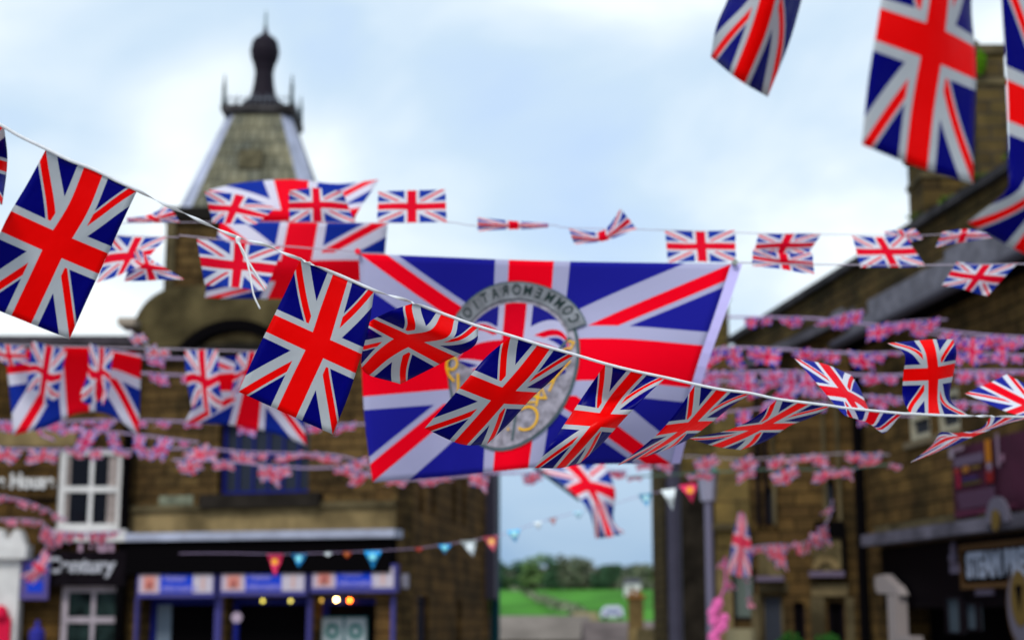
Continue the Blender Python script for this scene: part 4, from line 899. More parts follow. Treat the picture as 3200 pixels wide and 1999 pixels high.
gC = [[(3120, -160), (3300, -90), (3480, -20)], [(3134, 70), (3310, 150), (3500, 230)], [(3149, 314), (3325, 390), (3500, 470)], [(3150, 530), (3330, 600), (3490, 680)], [(3150, 590), (3300, 650), (3480, 720)], [(3023, 695), (3205, 795), (3420, 890)]]
flag(gC, [2.1, 2.12, 2.14], (.2, .3), PLASTIC, 'near soft flag with a bent lower corner, cropped by the right edge', group=NR, vs=[0, .25, .5, .73, .8, 1], fu=16, fv=28)
ribbon([(2340, -385), (2480, -358), (2600, -325), (2800, -292), (2965, -247), (3060, -182), (3120, -162), (3300, -92), (3480, -22)], [2.3, 2.3, 2.3, 2.0, 2.02, 2.04, 2.1, 2.12, 2.14], .007, 'white_tape', TAPE, lambda x: 0, 'white tape above the top edge carrying the near soft flags')
# ---- big commemoration flag with its emblem
gM = [[(1121, 792), (1390, 803), (1658, 814), (1975, 820), (2285, 824)], [(1129, 985), (1385, 978), (1648, 972), (1945, 968), (2232, 985)], [(1131, 1172), (1380, 1150), (1630, 1128), (1910, 1120), (2178, 1143)], [(1142, 1335), (1388, 1318), (1612, 1304), (1880, 1292), (2132, 1310)], [(1164, 1506), (1400, 1488), (1592, 1468), (1850, 1450), (2098, 1448)]]
YM = 6.4
bigf, SM = flag(gM, YM, (1.44, .86), BIGCLOTH, 'huge see-through union flag with grey oval emblem and mirrored lettering', name='commemoration_flag', portrait=False, fu=48, fv=32, ripple=0, lim=.5, bias=0)
bigf['category'] = 'flag'
def on_surf(pts, off):   # pts (u, v) -> world, a hair in front of the cloth
    return [SM(u, v) + Vector((0, -off, 0)) for u, v in pts]
def M2uv(px, py):
    # nearest (u, v) for a photo point by a few Newton steps
    u, v = (px - 1125) / 1150, (py - 800) / 680
    for _ in range(12):
        def pr(u_, v_):
            p = SM(u_, v_) - EYE; cp_, sp_ = math.cos(PITCH), math.sin(PITCH); dz = p.y * cp_ + p.z * sp_; yy = -p.y * sp_ + p.z * cp_
            return 1600 + F * p.x / dz, 999.5 - F * yy / dz
        x, y = pr(u, v); e_ = 1e-3; xu, yu = pr(u + e_, v); xv, yv = pr(u, v + e_)
        a, b, c, d = (xu - x) / e_, (xv - x) / e_, (yu - y) / e_, (yv - y) / e_; D = a * d - b * c
        ex, ey = px - x, py - y; u += (d * ex - b * ey) / D * .9; v += (a * ey - c * ex) / D * .9
    return u, v
def patch(rows, off, name, mat, parent=bigf):
    """rows: list of lists of (u, v)"""
    mb = MB()
    R_ = [on_surf(r, off) for r in rows]
    for a, b, ra_, rb_ in zip(R_, R_[1:], rows, rows[1:]):
        for i in range(len(a) - 1): mb.quad([a[i], a[i + 1], b[i + 1], b[i]], [ra_[i], ra_[i + 1], rb_[i + 1], rb_[i]])
    return mb.build(name, mat, parent)
cu_, cv_ = M2uv(1592, 1152); _, vt = M2uv(1610, 905); ru = .197; rv = .375
def ell(rx, ry, a0, a1, n, cv=cv_): return [(cu_ + math.cos(a0 + (a1 - a0) * k / n) * rx, cv - math.sin(a0 + (a1 - a0) * k / n) * ry) for k in range(n + 1)]
GREY = pbr('grey stone print', (.27, .25, .29), .85, .35, 30); GREYD = pbr('dark green grey print', (.075, .11, .12), .85); GREYB = pbr('grey ribbon print', (.20, .21, .23), .85, .3, 20)
WHT = pbr('lavender white print', (.62, .60, .82), .85)
def disk(rx, ry, a0, a1, off, name, mat, r_in=.0, n=40, cv=cv_):
    return patch([ell(rx * t, ry * t, a0, a1, n, cv) for t in [r_in + (1 - r_in) * k / 6 for k in range(7)]], off, name, mat)
disk(ru, rv, 0, 2 * math.pi, .006, 'emblem_rim', GREYD)
disk(ru * .955, rv * .955, 0, 2 * math.pi, .008, 'emblem_field', GREY)
# little union flag filling the upper part of the oval
flm = flagmat('emblem union flag', W=38, mirror=True, trans=.4, rough=.85, white=(.66, .64, .86), red=(.98, .0, .02), blue=(.02, .02, .32), xr=3.6, xw=5.6)
rows = []
for j in range(15):
    r = []
    for i in range(25):
        t = -1 + 2 * i / 24; w_ = j / 14
        x = t * .83; yt = math.sqrt(max(0, .74 - x * x)) ; yb = -.15 + .18 * t * t - .12 * t
        yb = min(yb, yt); yy = yt + (yb - yt) * w_; r.append((cu_ + x * ru, cv_ - yy * rv))
    rows.append(r)
mb = MB(); R_ = [on_surf(r, .010) for r in rows]
for j in range(14):
    for i in range(24):
        uvs = [(a / 24, 1 - (b / 14) * .78) for a, b in ((i, j), (i + 1, j), (i + 1, j + 1), (i, j + 1))]
        mb.quad([R_[j][i], R_[j][i + 1], R_[j + 1][i + 1], R_[j + 1][i]], uvs)
mb.build('emblem_flag', flm, bigf)
# ribbon band with lettering
disk(ru * 1.10, rv * 1.0, .42, math.pi - .42, .012, 'emblem_band_edge', GREYD, r_in=.77, cv=cv_ - .052)
disk(ru * 1.08, rv * .98, .44, math.pi - .44, .014, 'emblem_band', GREYB, r_in=.79, cv=cv_ - .052)
def text_mesh(body, size=1.0, bold=0.0):
    cu = bpy.data.curves.new('t', 'FONT'); cu.body = body; cu.size = size; cu.align_x = 'CENTER'; cu.align_y = 'CENTER'; cu.offset = bold
    ob = bpy.data.objects.new('t', cu); COL.objects.link(ob); bpy.context.view_layer.update()
    me = bpy.data.meshes.new_from_object(ob.evaluated_get(bpy.context.evaluated_depsgraph_get()))
    r = [tuple(v.co) for v in me.vertices], [tuple(p.vertices) for p in me.polygons]
    bpy.data.objects.remove(ob); bpy.data.curves.remove(cu); bpy.data.meshes.remove(me); return r
INK = pbr('black green ink', (.02, .035, .035), .85); GOLD = pbr('gold print', (.75, .40, .02), .7)
word = 'COMMEMORATION'; mb = MB(); span = (math.pi - 2 * .50)
for k, ch_ in enumerate(word):
    V_, Fc = text_mesh(ch_, 1.0, .008)
    an = .50 + span * (k + .5) / len(word)          # reads right to left: the cloth is seen from behind
    rc_ = .90
    for f_ in Fc:
        q = []
        for i in f_:
            x, y, _z = V_[i]; x = -x * .150; y = y * .19; a = an - x / rc_ * -1 * -1
            rr_ = rc_ + y; q.append((cu_ + math.cos(a) * rr_ * ru * 1.08, cv_ - .052 - math.sin(a) * rr_ * rv * .98))
        mb.quad(on_surf(q, .016))
mb.build('lettering', INK, bigf)
def glyph(ch_, px, py, h, rot=0, name='gold_letter', mir=True):
    u0, v0 = M2uv(px, py); V_, Fc = text_mesh(ch_, 1.0, -.012); mb = MB(); cr, sr = math.cos(rot), math.sin(rot)
    for f_ in Fc:
        q = []
        for i in f_:
            x, y, _z = V_[i]; x = -x if mir else x; x, y = x * cr - y * sr, x * sr + y * cr
            q.append((u0 + x * h / 1160 * 1.12, v0 - y * h / 650 * 1.12))
        mb.quad(on_surf(q, .013))
    return mb.build(name, GOLD, bigf)
for ch_, x, y, h, r in [('9', 1412, 1160, 105, 0), ('1', 1432, 1215, 110, 0), ('5', 1772, 1095, 75, -.3), ('V', 1748, 1155, 80, -.3), ('K', 1712, 1190, 80, -.35), ('4', 1690, 1240, 85, -.1), ('=', 1662, 1252, 70, 0), ('C', 1652, 1312, 100, 0), ('.', 1590, 1318, 80, 0)]:
    glyph(ch_, x, y, h, r)
def band(p0, p1, w_, off, name, mat, n=10):
    a = M2uv(*p0); b = M2uv(*p1); r0 = []; r1 = []
    for k in range(n + 1):
        t = k / n; u = a[0] + (b[0] - a[0]) * t; v = a[1] + (b[1] - a[1]) * t; dx, dy = (b[1] - a[1]), -(b[0] - a[0]); l_ = math.hypot(dx, dy)
        r0.append((u + dx / l_ * w_, v + dy / l_ * w_)); r1.append((u - dx / l_ * w_, v - dy / l_ * w_))
    return patch([r0, r1], off, name, mat)
band((1780, 1055), (1612, 1290), .0045, .011, 'emblem_crack', GREYD); band((1612, 1290), (1600, 1376), .0035, .011, 'emblem_crack', GREYD)
# sleeve and hoist cord on the right edge
patch([[(1.0, k / 16) for k in range(17)], [(1.028, k / 16) for k in range(17)]], .002, 'sleeve', pbr('lilac white sleeve', (.52, .46, .80), .8))
for (x, y) in ((1118, 786), (2296, 820)):
    mb = MB(); c = U(x, y, YM - .02); mb.tube([c + Vector((0, .01, 0)), c + Vector((0, -.01, 0))], .012, 12); mb.build('toggle', pbr('red toggle', (.9, .02, .05), .5) if x < 1200 else pbr('grey toggle', (.3, .33, .3), .5), bigf)
def cord(pts, Y, r, mat, label, name='bunting_cord'):
    P3 = [U(x, y, Y if not isinstance(Y, (list, tuple)) else Y[i]) for i, (x, y) in enumerate(pts)]; ts = list(range(len(P3)))
    n = (len(P3) - 1) * 4; mb = MB(); mb.tube([crv(P3, k / 4, ts) for k in range(n + 1)], r, 6)
    return tag(mb.build(name, mat, None, loc=P3[0]), label, 'cord')
cord([(560, 735), (900, 770), (1118, 786)], [6.5, 6.45, 6.4], .0025, CORD, 'thin cord running left from the red toggle of the commemoration flag')
cord([(2296, 820), (2540, 826), (2890, 828), (3240, 824)], [6.4, 6.5, 6.6, 6.7], .0025, CORD, 'thin cord running right from the corner of the commemoration flag')
# ---- large cloth flags
def zz(rows, ox, oy, s): return [[(ox + x / s, oy + y / s) for x, y in r] for r in rows]
gQ = [[(690, 690), (820, 691), (948, 693), (1080, 695), (1212, 698)], [(655, 850), (785, 850), (915, 850), (1055, 850), (1195, 850)], [(640, 930), (760, 932), (882, 935), (1030, 935), (1170, 935)]]
flag(gQ, 8.3, (.9, .6), CLOTHB, 'large cloth flag behind the tape knot, half hidden by the commemoration flag', group='large soft cloth flags', portrait=False, ripple=.01, fu=24, bias=.2, cat='flag', name='cloth_flag')
gP = zz([[(755, 95), (1050, 30), (1480, 2), (1880, 40), (2240, 3)], [(960, 320), (1240, 335), (1500, 350), (1800, 345), (2040, 320)], [(960, 400), (1230, 430), (1490, 440), (1780, 430), (2050, 400)]], 380, 560, 2.783)
flag(gP, 8.8, (.9, .6), CLOTHB, 'large arched cloth flag billowing in front of the tower roof foot', group='large soft cloth flags', portrait=False, vs=[0, .5, 1], ripple=.01, fu=24, bias=.2, name='cloth_flag')
gR = zz([[(40, 425), (450, 400), (870, 385), (1250, 400), (1590, 450)], [(62, 500), (450, 470), (860, 455), (1250, 480), (1590, 570)], [(150, 1365), (540, 1270), (880, 1115), (1220, 1130), (1565, 1370)]], 0, 980, 3.6)
flag(gR, 10.5, (.9, .6), CLOTHB, 'large cloth flag hanging in front of the coffee house, red bar in the middle', group='large soft cloth flags', portrait=False, ripple=.012, fu=24, bias=.3, name='cloth_flag')
gS = [[(655, 1120), (730, 1112), (810, 1108), (870, 1115), (935, 1130)], [(640, 1195), (715, 1190), (795, 1190), (865, 1195), (935, 1215)], [(577, 1322), (668, 1322), (772, 1336), (870, 1358), (958, 1392)]]
flag(gS, 10.2, (.9, .6), CLOTHB, 'large cloth flag spreading over the blue barred window of the visitor centre', group='large soft cloth flags', portrait=False, ripple=.012, fu=24, bias=.3, name='cloth_flag')
# pole flag in the gap
gT = zz([[(700, 885), (920, 840), (1190, 850)], [(930, 1050), (1060, 1000), (1265, 1060)], [(1060, 1190), (1150, 1180), (1250, 1270)], [(1115, 1405), (1225, 1395), (1340, 1365)]], 1400, 1100, 2.419)
flag(gT, 15.5, (.6, .95), CLOTH, 'flag on a slanting pole drooping over the pale sky between the houses', vs=[0, .5, .72, 1], portrait=True, ripple=.015, name='pole_flag')
a_, b_ = U(1668, 1455, 15.6), U(1812, 1562, 15.6)
pt = MB(); pt.tube([a_ + (a_ - b_) * 2.2, a_, b_], [.022, .02, .016], 8)
tag(pt.build('flag_pole', pbr('dark pole', (.02, .05, .08), .5), loc=a_), 'slanting dark pole carrying the drooping flag', 'pole')
# ---- middle string flags: four corners each
MG = 'soft flags on the two middle strings'
def quadflag(TL, TR, BR, BL, Y, label, size=(.3, .2), bend=0.0, mat=CLOTH, group=MG, fu=14, fv=10, rip=.006):
    def lp(a, b, t): return (a[0] + (b[0] - a[0]) * t, a[1] + (b[1] - a[1]) * t)
    g_ = []
    for j in (0, .5, 1):
        l_, r_ = lp(TL, BL, j), lp(TR, BR, j); m = lp(l_, r_, .5); g_.append([l_, (m[0] + bend * 18 * j, m[1] + bend * 12 * (1 - j)), r_])
    return flag(g_, Y, size, mat, label, group=group, portrait=False, fu=fu, fv=fv, ripple=rip)
mid = [((395, 680), (528, 640), (562, 695), (400, 697), 7.2, 'small flag flipped up on the string left of the tower foot', 1.0),
 ((640, 598), (860, 650), (800, 702), (664, 696), 7.0, 'folded flag on the upper string in front of the arched cloth flag', -1.2),
 ((903, 596), (1070, 598), (1108, 694), (905, 692), 7.0, 'flag flying over the right half of the arched cloth flag', -.8),
 ((1182, 598), (1392, 592), (1396, 696), (1178, 694), 7.0, 'flat rectangular flag against the sky just right of the arched cloth flag', 0),
 ((1493, 679), (1715, 697), (1713, 712), (1492, 722), 7.1, 'thin edge-on flag against the sky above the commemoration flag', .2),
 ((2078, 721), (2298, 720), (2300, 818), (2087, 818), 7.2, 'flat flag against the sky over the top right corner of the commemoration flag', .1),
 ((2370, 732), (2568, 730), (2520, 800), (2352, 808), 7.3, 'upper flag of the overlapping pair in the sky left of the sloping roof', -.2),
 ((2352, 778), (2540, 790), (2545, 858), (2350, 830), 6.6, 'lower flag of the overlapping pair in the sky left of the sloping roof', .6),
 ((2662, 736), (2830, 736), (2890, 832), (2690, 835), 7.3, 'flag crossing the sloping roof edge, left of the drooping blue flag', .4),
 ((2760, 722), (2860, 715), (2885, 745), (2800, 770), 7.5, 'little folded flag tucked behind the flag on the sloping roof edge', 0),
 ((2945, 725), (3085, 722), (3100, 742), (2925, 772), 7.4, 'thin bent flag in front of the pale stepped flashing', -.6),
 ((2990, 818), (3180, 822), (3085, 925), (2945, 890), 6.7, 'drooping flag with rounded lower edge in front of the dark soffit', .5),
 ((345, 736), (522, 742), (440, 832), (302, 885), 6.5, 'left flag of the crossed pair left of the tower wall', .2),
 ((425, 775), (475, 812), (575, 872), (388, 880), 6.4, 'right flag of the crossed pair left of the tower wall', -.3),
 ((615, 746), (885, 772), (828, 908), (640, 890), 6.2, 'larger soft flag behind the hanging tape tails', .1)]
for TL, TR, BR, BL, Y, lab, bd in mid: quadflag(TL, TR, BR, BL, Y, lab, bend=bd)
gF = [[(1778, 714), (1880, 722), (1940, 652)], [(1786, 740), (1884, 745), (1968, 688)], [(1795, 764), (1892, 752), (1990, 716)]]
flag(gF, 7.1, (.3, .2), CLOTH, 'flag bent into a V against the sky above the commemoration flag', group=MG, portrait=False, fu=16, fv=10)
cord([(300, 705), (400, 697), (660, 694), (905, 694), (1180, 697), (1396, 694), (1493, 706), (1715, 703), (1780, 712), (2078, 719), (2370, 729), (2662, 733), (2890, 735), (3085, 721), (3240, 716)], 7.2, .0018, CORD, 'thin pale cord of the upper middle string of flags')
cord([(240, 738), (345, 735), (560, 741)], 6.5, .002, CORD, 'short thin cord left of the tower wall')
# ---- distant rows of small flags: one mesh per wave shape, copied
SH = []
def small_mesh(mat, W_, H_, portrait, seed):
    rd = random.Random(seed); fu, fv = 8, 6; v = []; f = []; uv = []
    a1, a2, p1, p2, sh, curl = rd.uniform(.04, .12), rd.uniform(.02, .09), rd.uniform(0, 6), rd.uniform(0, 6), rd.uniform(-.35, .35), rd.uniform(-.5, .9)
    tilt = rd.uniform(-.2, 1.0); lift = rd.choice([0, 0, 0, .5, 1.0])
    for j in range(fv + 1):
        for i in range(fu + 1):
            u, t = i / fu - .5, j / fv
            ang = tilt * t + lift * t
            x = W_ * u * (1 - .18 * abs(curl) * t) + sh * H_ * t; z = -H_ * t * math.cos(ang) + .10 * H_ * t * math.sin(u * 7 + p2); y = H_ * t * math.sin(ang) + (a1 * math.sin(u * 8 + p1) + a2 * math.cos(t * 6 + u * 5 + p2)) * t * W_ * 1.6
            v.append((x, y, z))
    for j in range(fv):
        for i in range(fu):
            a = j * (fu + 1) + i; f.append((a, a + 1, a + fu + 2, a + fu + 1))
            for q in (a, a + 1, a + fu + 2, a + fu + 1):
                x, y = (q % (fu + 1)) / fu, (q // (fu + 1)) / fv; uv += ([y, x] if portrait else [x, 1 - y])
    me = bpy.data.meshes.new('small_flag'); me.from_pydata(v, [], f); me.uv_layers.new(name='UVMap').data.foreach_set('uv', uv)
    me.materials.append(mat); me.polygons.foreach_set('use_smooth', [True] * len(me.polygons)); return me
POOL = {}
for key, mt, W_, H_, po in (('pink', SMALL, .3, .2, False), ('pinkp', SMALL, .2, .3, True), ('purp', SMALLP, .3, .2, False), ('purpp', SMALLP, .2, .3, True), ('st', SMALLS, .3, .2, False), ('stp', SMALLS, .2, .3, True), ('cl', CLOTH, .3, .2, False), ('clp', CLOTH, .2, .3, True)):
    POOL[key] = [small_mesh(mt, W_, H_, po, s * 7 + len(key)) for s in range(8)]
ORD = ['leftmost'] + ['%s from the left' % w_ for w_ in 'second third fourth fifth sixth seventh eighth ninth tenth eleventh twelfth thirteenth fourteenth fifteenth sixteenth seventeenth eighteenth nineteenth twentieth'.split()]
def row(cpts, Y, items, where, key='pink', cmat=CORDP, cr=.012, Y2=None):
    """cpts: cord points; items: (px, width in px[, portrait]) hung from the cord"""
    Ye = Y2 or Y; x0, x1 = cpts[0][0], cpts[-1][0]
    yy = lambda x: Y + (Ye - Y) * (x - x0) / (x1 - x0)
    cord(cpts, [yy(p[0]) for p in cpts], cr, cmat, 'cord of the bunting row ' + where)
    items = sorted(items)
    for k, it in enumerate(items):
        px, wpx = it[0], it[1]; pt = len(it) > 2 and it[2]
        for a, b in zip(cpts, cpts[1:]):
            if a[0] <= px <= b[0]: py = a[1] + (b[1] - a[1]) * (px - a[0]) / (b[0] - a[0]); break
        else: py = cpts[0][1] if px < x0 else cpts[-1][1]
        D = yy(px); p = U(px, py, D) + Vector((0, -cr, 0)); me = random.choice(POOL[key + ('p' if pt else '')])
        o = bpy.data.objects.new('small_flag', me); o.location = p
        s = wpx * D / F / (.2 if pt else .3); s = max(.35, min(1.9, s)); o.scale = (s, s, s * (.95 if len(it) < 4 else it[3]))
        o.rotation_euler = (random.uniform(-.2, .5), random.uniform(-.4, .4), random.uniform(-.8, .8))
        link(o); tag(o, '%s small flag %s' % (ORD[k], where), 'flag', 'flags ' + where)
row([(-20, 1076), (200, 1082), (450, 1088), (620, 1092), (860, 1100)], 10.0, [(25, 105), (155, 108, True, 1.2), (318, 108, True, 1.15), (630, 108, True, 1.2), (790, 100, True, .9)], 'across the top of the large coffee house flag', 'cl', CORD, .004)
row([(405, 1030), (470, 1085), (530, 1095)], 13, [(425, 55), (470, 60), (510, 40)], 'on the short cord dropping beside the visitor centre cornice', 'cl', CORD, .006)
row([(430, 1118), (560, 1120), (700, 1122), (860, 1125)], 17, [(490, 60), (740, 62, True)], 'between the two large cloth flags', 'purp')
row([(430, 1165), (520, 1170), (650, 1176), (760, 1180)], 17.5, [(495, 60), (580, 40)], 'just under the row between the two large cloth flags', 'purp')
row([(-20, 1315), (140, 1318), (350, 1312), (560, 1316), (800, 1324), (1160, 1325), (1200, 1326)], 19, [(20, 60), (178, 58), (272, 55, False), (345, 44, True), (440, 34), (515, 48), (600, 56), (775, 60), (980, 62), (1082, 66)], 'below the large coffee house flag', 'purp')
row([(80, 1322), (150, 1336), (300, 1345), (450, 1360), (620, 1382)], 20, [(120, 48, True, .7), (198, 50, True, .8), (285, 55, True), (350, 44, True, 1.1), (438, 48, True, 1.1), (522, 48, True, 1.1), (575, 36)], 'drooping above the white sash window', 'purp')
row([(-20, 1400), (200, 1404), (400, 1406), (620, 1400), (760, 1412), (905, 1416), (1030, 1420), (1120, 1440), (1240, 1495), (1420, 1490), (1560, 1475), (1720, 1478), (1900, 1468)], 21, [(30, 85), (140, 92), (235, 60), (295, 50), (385, 60), (455, 45), (610, 86), (665, 40), (758, 90), (820, 40, True, .6), (905, 92), (965, 40), (1025, 88), (1110, 80), (1245, 66), (1335, 60)], 'across the sash window and barred window', 'pink')
row([(1330, 1488), (1440, 1482), (1600, 1478), (1740, 1474), (1960, 1470)], 21, [(1380, 52), (1500, 66), (1660, 60), (1740, 48), (1925, 60)], 'just under the commemoration flag', 'pink')
row([(540, 1436), (700, 1440), (850, 1456), (960, 1462), (1100, 1462), (1180, 1500)], 20, [(590, 78), (700, 68), (842, 92), (875, 55), (1085, 80), (1130, 75)], 'on the lowest row in front of the barred window', 'pink')
row([(1980, 1452), (2120, 1425), (2300, 1434), (2420, 1430), (2560, 1420), (2660, 1416), (2780, 1420)], 20, [(2010, 50), (2080, 60), (2200, 78), (2315, 88), (2420, 80), (2510, 80), (2560, 60), (2720, 96), (2680, 70)], 'running from the street lamp to the black drainpipe', 'pink', CORD, .006)
row([(1960, 1490), (2140, 1480), (2250, 1474), (2400, 1466), (2620, 1466), (2720, 1455), (2800, 1450)], 19, [(1985, 45), (2180, 80), (2215, 50), (2330, 62), (2445, 88), (2575, 74), (2620, 78), (2650, 50), (2800, 40)], 'just below the street lamp to drainpipe row', 'pink', pbr('dull green cord', (.08, .13, .10), .8), .010)
row([(2270, 990), (2420, 992), (2560, 996), (2700, 1012), (2900, 1028), (3060, 1045), (3230, 1056)], 15, [(2350, 52), (2392, 42), (2462, 62), (2500, 40), (2582, 52), (2618, 42), (2742, 74), (2776, 50), (2880, 50), (2975, 60), (3120, 40), (3185, 50)], 'crossing the sky and roofs below the sloping gutter', 'st', CORDP, .011)
row([(2560, 1006), (2640, 980), (2700, 968)], 14.6, [(2600, 40), (2640, 52, True, .6), (2680, 46, True, .6)], 'climbing the sloping roof beside the drainpipe', 'st', CORDP, .006)
row([(2780, 1012), (2850, 1002), (2960, 998)], 14.2, [(2810, 46), (2850, 60), (2905, 66)], 'climbing left of the upright sharp flag', 'st', CORDP, .006)
row([(2190, 1098), (2280, 1086), (2420, 1090), (2560, 1098), (2700, 1104), (2900, 1100), (3060, 1106), (3230, 1112)], 14, [(2235, 105, False, 1.3), (2290, 60, True, .8), (2362, 62), (2402, 84), (2500, 66), (2560, 62), (2598, 56), (2690, 90), (2748, 60), (2800, 40), (2990, 60), (3060, 56), (3130, 50), (3180, 40)], 'in the dense upper row beside the commemoration flag', 'st', CORDP, .011)
row([(2180, 1168), (2300, 1164), (2450, 1160), (2600, 1168), (2800, 1172), (3000, 1160), (3230, 1160)], 14.6, [(2212, 60), (2290, 70), (2335, 60, True), (2405, 64), (2468, 50, True), (2520, 50, True), (2620, 60), (2740, 70), (2780, 50), (3020, 60), (3060, 46, True), (3115, 56), (3190, 46)], 'in the second dense row beside the commemoration flag', 'purp')
row([(2200, 1190), (2340, 1192), (2480, 1200), (2600, 1230), (2760, 1240), (3000, 1258), (3230, 1262)], 15, [(2232, 56), (2312, 66), (2395, 74), (2482, 66, True), (2565, 58), (2750, 66), (2800, 60), (2990, 52), (3060, 46)], 'in the third dense row beside the commemoration flag', 'purp')
row([(2200, 1290), (2340, 1280), (2480, 1262), (2620, 1262), (2720, 1290), (2860, 1300)], 16, [(2250, 40), (2325, 50, True), (2400, 46), (2560, 40), (2690, 34, True)], 'behind the streaming sharp flags, above the street lamp', 'st', CORDP, .008)
row([(2900, 1040), (3000, 1060), (3100, 1052), (3230, 1075)], 13, [(2960, 60, True, .8), (3010, 72), (3040, 60, True, .9), (3085, 62), (3125, 44, True, .9), (3160, 50)], 'bunched right of the upright sharp flag', 'st', CORDP, .006)
# garland over the cottage niche, string above the ledge
row([(2320, 1718), (2370, 1705), (2430, 1700), (2480, 1702), (2520, 1690), (2560, 1655), (2590, 1620), (2602, 1560)], 25.6, [(2340, 36, True, .8), (2368, 40, True), (2405, 34, True), (2428, 40, True, 1.2), (2452, 32, True), (2474, 26, True), (2498, 24, True), (2526, 36, True), (2548, 40, True), (2570, 44, True), (2597, 26, True)], 'garlanded over the carved cottage panels', 'pink', CORDP, .008)
gG = [[(2308, 1600), (2318, 1600), (2328, 1606)], [(2290, 1680), (2316, 1690), (2346, 1700)], [(2276, 1790), (2310, 1800), (2345, 1800)]]
flag(gG, 25.7, (.3, .95), SMALL, 'long furled flag hanging on the yellow corner of the cottage', name='furled_flag', portrait=True, ripple=.02, fu=8, fv=14)
row([(2262, 1745), (2268, 1780), (2270, 1850)], 25.9, [(2264, 30, True), (2269, 26, True)], 'on the pink cord beside the lamp post', 'pink', CORDP, .006)
row([(2334, 1800), (2340, 1860), (2345, 1890)], 25.8, [(2335, 22), (2341, 24), (2344, 22)], 'dropping beside the pale green cottage window', 'pink', CORDP, .006)
# left garlands
row([(-20, 1545), (80, 1565), (140, 1590), (210, 1625)], 29.5, [(5, 30), (40, 30), (75, 34), (105, 26), (140, 28), (170, 30), (195, 26)], 'sloping below the House lettering', 'pink', CORDP, .012)
row([(-20, 1622), (60, 1622), (120, 1628), (160, 1655)], 29.3, [(5, 26), (35, 34), (85, 34), (120, 30), (148, 34, True)], 'above the white door surround', 'pink', CORDP, .012)
row([(140, 1655), (200, 1660), (260, 1664), (330, 1660), (385, 1660)], 29.6, [(160, 38, True, 1.2), (195, 32, True), (225, 32, True, .8), (252, 36, True, .8), (290, 36, True, .7), (325, 34, True, .8), (360, 34, True, .8)], 'along the sash window sill bracket', 'pink', CORDP, .010)
gH = [[(140, 1712), (148, 1722), (158, 1735)], [(105, 1760), (125, 1775), (140, 1785)], [(62, 1800), (85, 1815), (105, 1825)]]
flag(gH, 28.5, (.3, .8), SMALL, 'furled flag slanting across the violet sign board', name='furled_flag', portrait=True, ripple=.02, fu=8, fv=12)
fl2 = MB(); 
# ---- triangular pennants
def tri(px, py, w_, h_, Y, col, inner, label, lean=0, up=None):
    a = U(px - w_ / 2, py, Y); b = U(px + w_ / 2, py + (up or 0), Y - .03); c = U(px + lean, py + h_, Y + .05); o_ = (a + b) / 2
    mb = MB(); n = 5
    for j in range(n):
        t0, t1 = j / n, (j + 1) / n
        A_, B_ = a.lerp(c, t0), b.lerp(c, t0); C_, D_ = b.lerp(c, t1), a.lerp(c, t1)
        wv = Vector((0, .02 * math.sin(j * 1.4 + px), 0)); wv2 = Vector((0, .02 * math.sin((j + 1) * 1.4 + px), 0))
        mb.quad([A_ + wv, B_ + wv, C_ + wv2, D_ + wv2])
    m = bpy.data.materials.get('pennant ' + label[:9]) or pbr('pennant %s' % (col,), col, .6)
    ob = tag(mb.build('pennant', m, loc=o_), label, 'pennant', 'coloured triangular pennants')
    ce = (a + b + c) / 3; e2 = MB(); e2.lathe(ce + Vector((0, -.03, 0)), [(.002, -.03), (.034, 0), (.002, .03)], 10)
    mb = MB(); r = w_ * Y / F * .2; pts = [ce + Vector((math.cos(k * .628) * r, -.034, math.sin(k * .628) * r)) for k in range(10)]; mb.quad(pts); mb.build('motif', pbr('motif %s' % (inner,), inner, .6), ob)
RO = ((.92, .05, .16), (.95, .40, .04)); BL = ((.02, .32, .72), (.25, .75, .85)); WH = ((.82, .88, .88), (.8, .86, .88)); 
pcord = [(560, 1728), (700, 1727), (860, 1730), (935, 1729), (1080, 1724), (1165, 1720), (1300, 1712), (1390, 1700), (1465, 1689), (1530, 1677), (1605, 1658), (1680, 1632), (1800, 1600), (1900, 1578), (2015, 1545), (2090, 1530), (2160, 1512)]
py_ = lambda px: np.interp(px, [p[0] for p in pcord], [p[1] for p in pcord])
cord(pcord, 15, .003, CORDP, 'thin cord carrying the coloured triangular pennants')
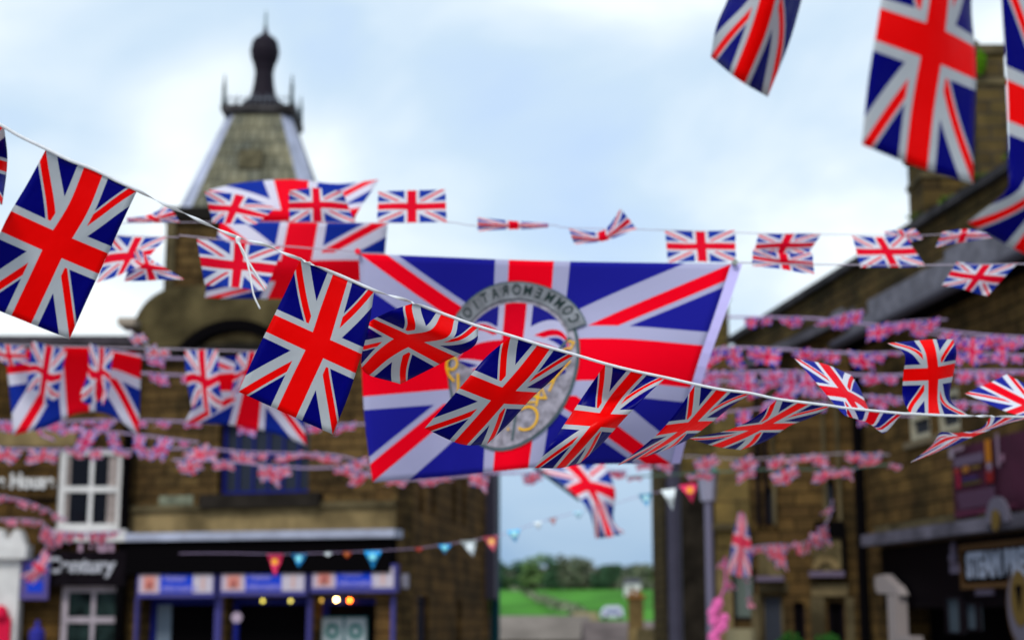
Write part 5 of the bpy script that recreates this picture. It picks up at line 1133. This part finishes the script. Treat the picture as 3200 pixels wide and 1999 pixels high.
for px, w_, h_, (c1, c2), lab, ln_, up in [(860, 52, 72, RO, 'long red pennant with an orange middle over the second shop sign', 0, 0), (935, 52, 44, BL, 'blue pennant with a pale middle between the second and third shop signs', 0, 0),
  (1025, 30, 12, WH, 'dull edge-on pennant left of the small red one over the third shop sign', 0, 0), (1085, 34, 20, ((.55, .06, .03), (.6, .15, .03)), 'small foreshortened red pennant over the third shop sign', 0, 0), (1165, 56, 56, BL, 'bright cyan pennant over the right end of the third shop sign', 0, 0),
  (1310, 30, 14, ((.4, .04, .03), (.4, .05, .03)), 'tiny dark red pennant on the brick side wall', 0, 0), (1390, 42, 30, BL, 'small blue pennant on the brick side wall, left of the white one', 0, 0), (1463, 54, 50, WH, 'white pennant on the brick side wall beside the downpipe', 16, -4),
  (1532, 50, 48, ((.95, .18, .25), (1.0, .5, .15)), 'pink and orange pennant at the dark teal downpipe', 12, -4), (1605, 44, 36, ((.12, .55, .9), (.5, .9, .9)), 'pale cyan pennant against the sky, left of the faint ones', 6, -6),
  (1680, 26, 22, WH, 'faint white pennant low in the sky gap', 4, -4), (1727, 26, 22, ((.7, .35, .38), (.75, .4, .4)), 'faint pink pennant low in the sky gap', 4, -4), (1806, 34, 22, ((.35, .62, .8), (.5, .75, .85)), 'faint blue pennant low in the sky gap left of the pole flag tail', 4, -4),
  (2015, 44, 38, ((.15, .6, .95), (.55, .9, .95)), 'bright cyan pennant against the sky beside the grey lilac pole', 8, -5), (2088, 46, 62, WH, 'white pennant in front of the grey lilac pole', 14, -6), (2150, 56, 56, RO, 'red pennant with an orange middle between the pole and the street lamp', 14, -6)]:
    tri(px, float(py_(px)), w_, h_, 14.95, c1, c2, lab, ln_, up)
# ------------------------------------------------------------------ turn lettering curves into plain meshes
for o in [o for o in bpy.data.objects if o.type == 'FONT']:
    bpy.context.view_layer.update()
    me = bpy.data.meshes.new_from_object(o.evaluated_get(bpy.context.evaluated_depsgraph_get())); me.name = 'lettering'
    n_ = bpy.data.objects.new('lettering', me); par = o.parent; ml = o.matrix_local.copy(); me.materials.clear(); me.materials.append(o.data.materials[0])
    COL.objects.link(n_); n_.parent = par; n_.matrix_local = ml; bpy.data.objects.remove(o)
for o in bpy.data.objects:
    if '_org' in o: del o['_org']
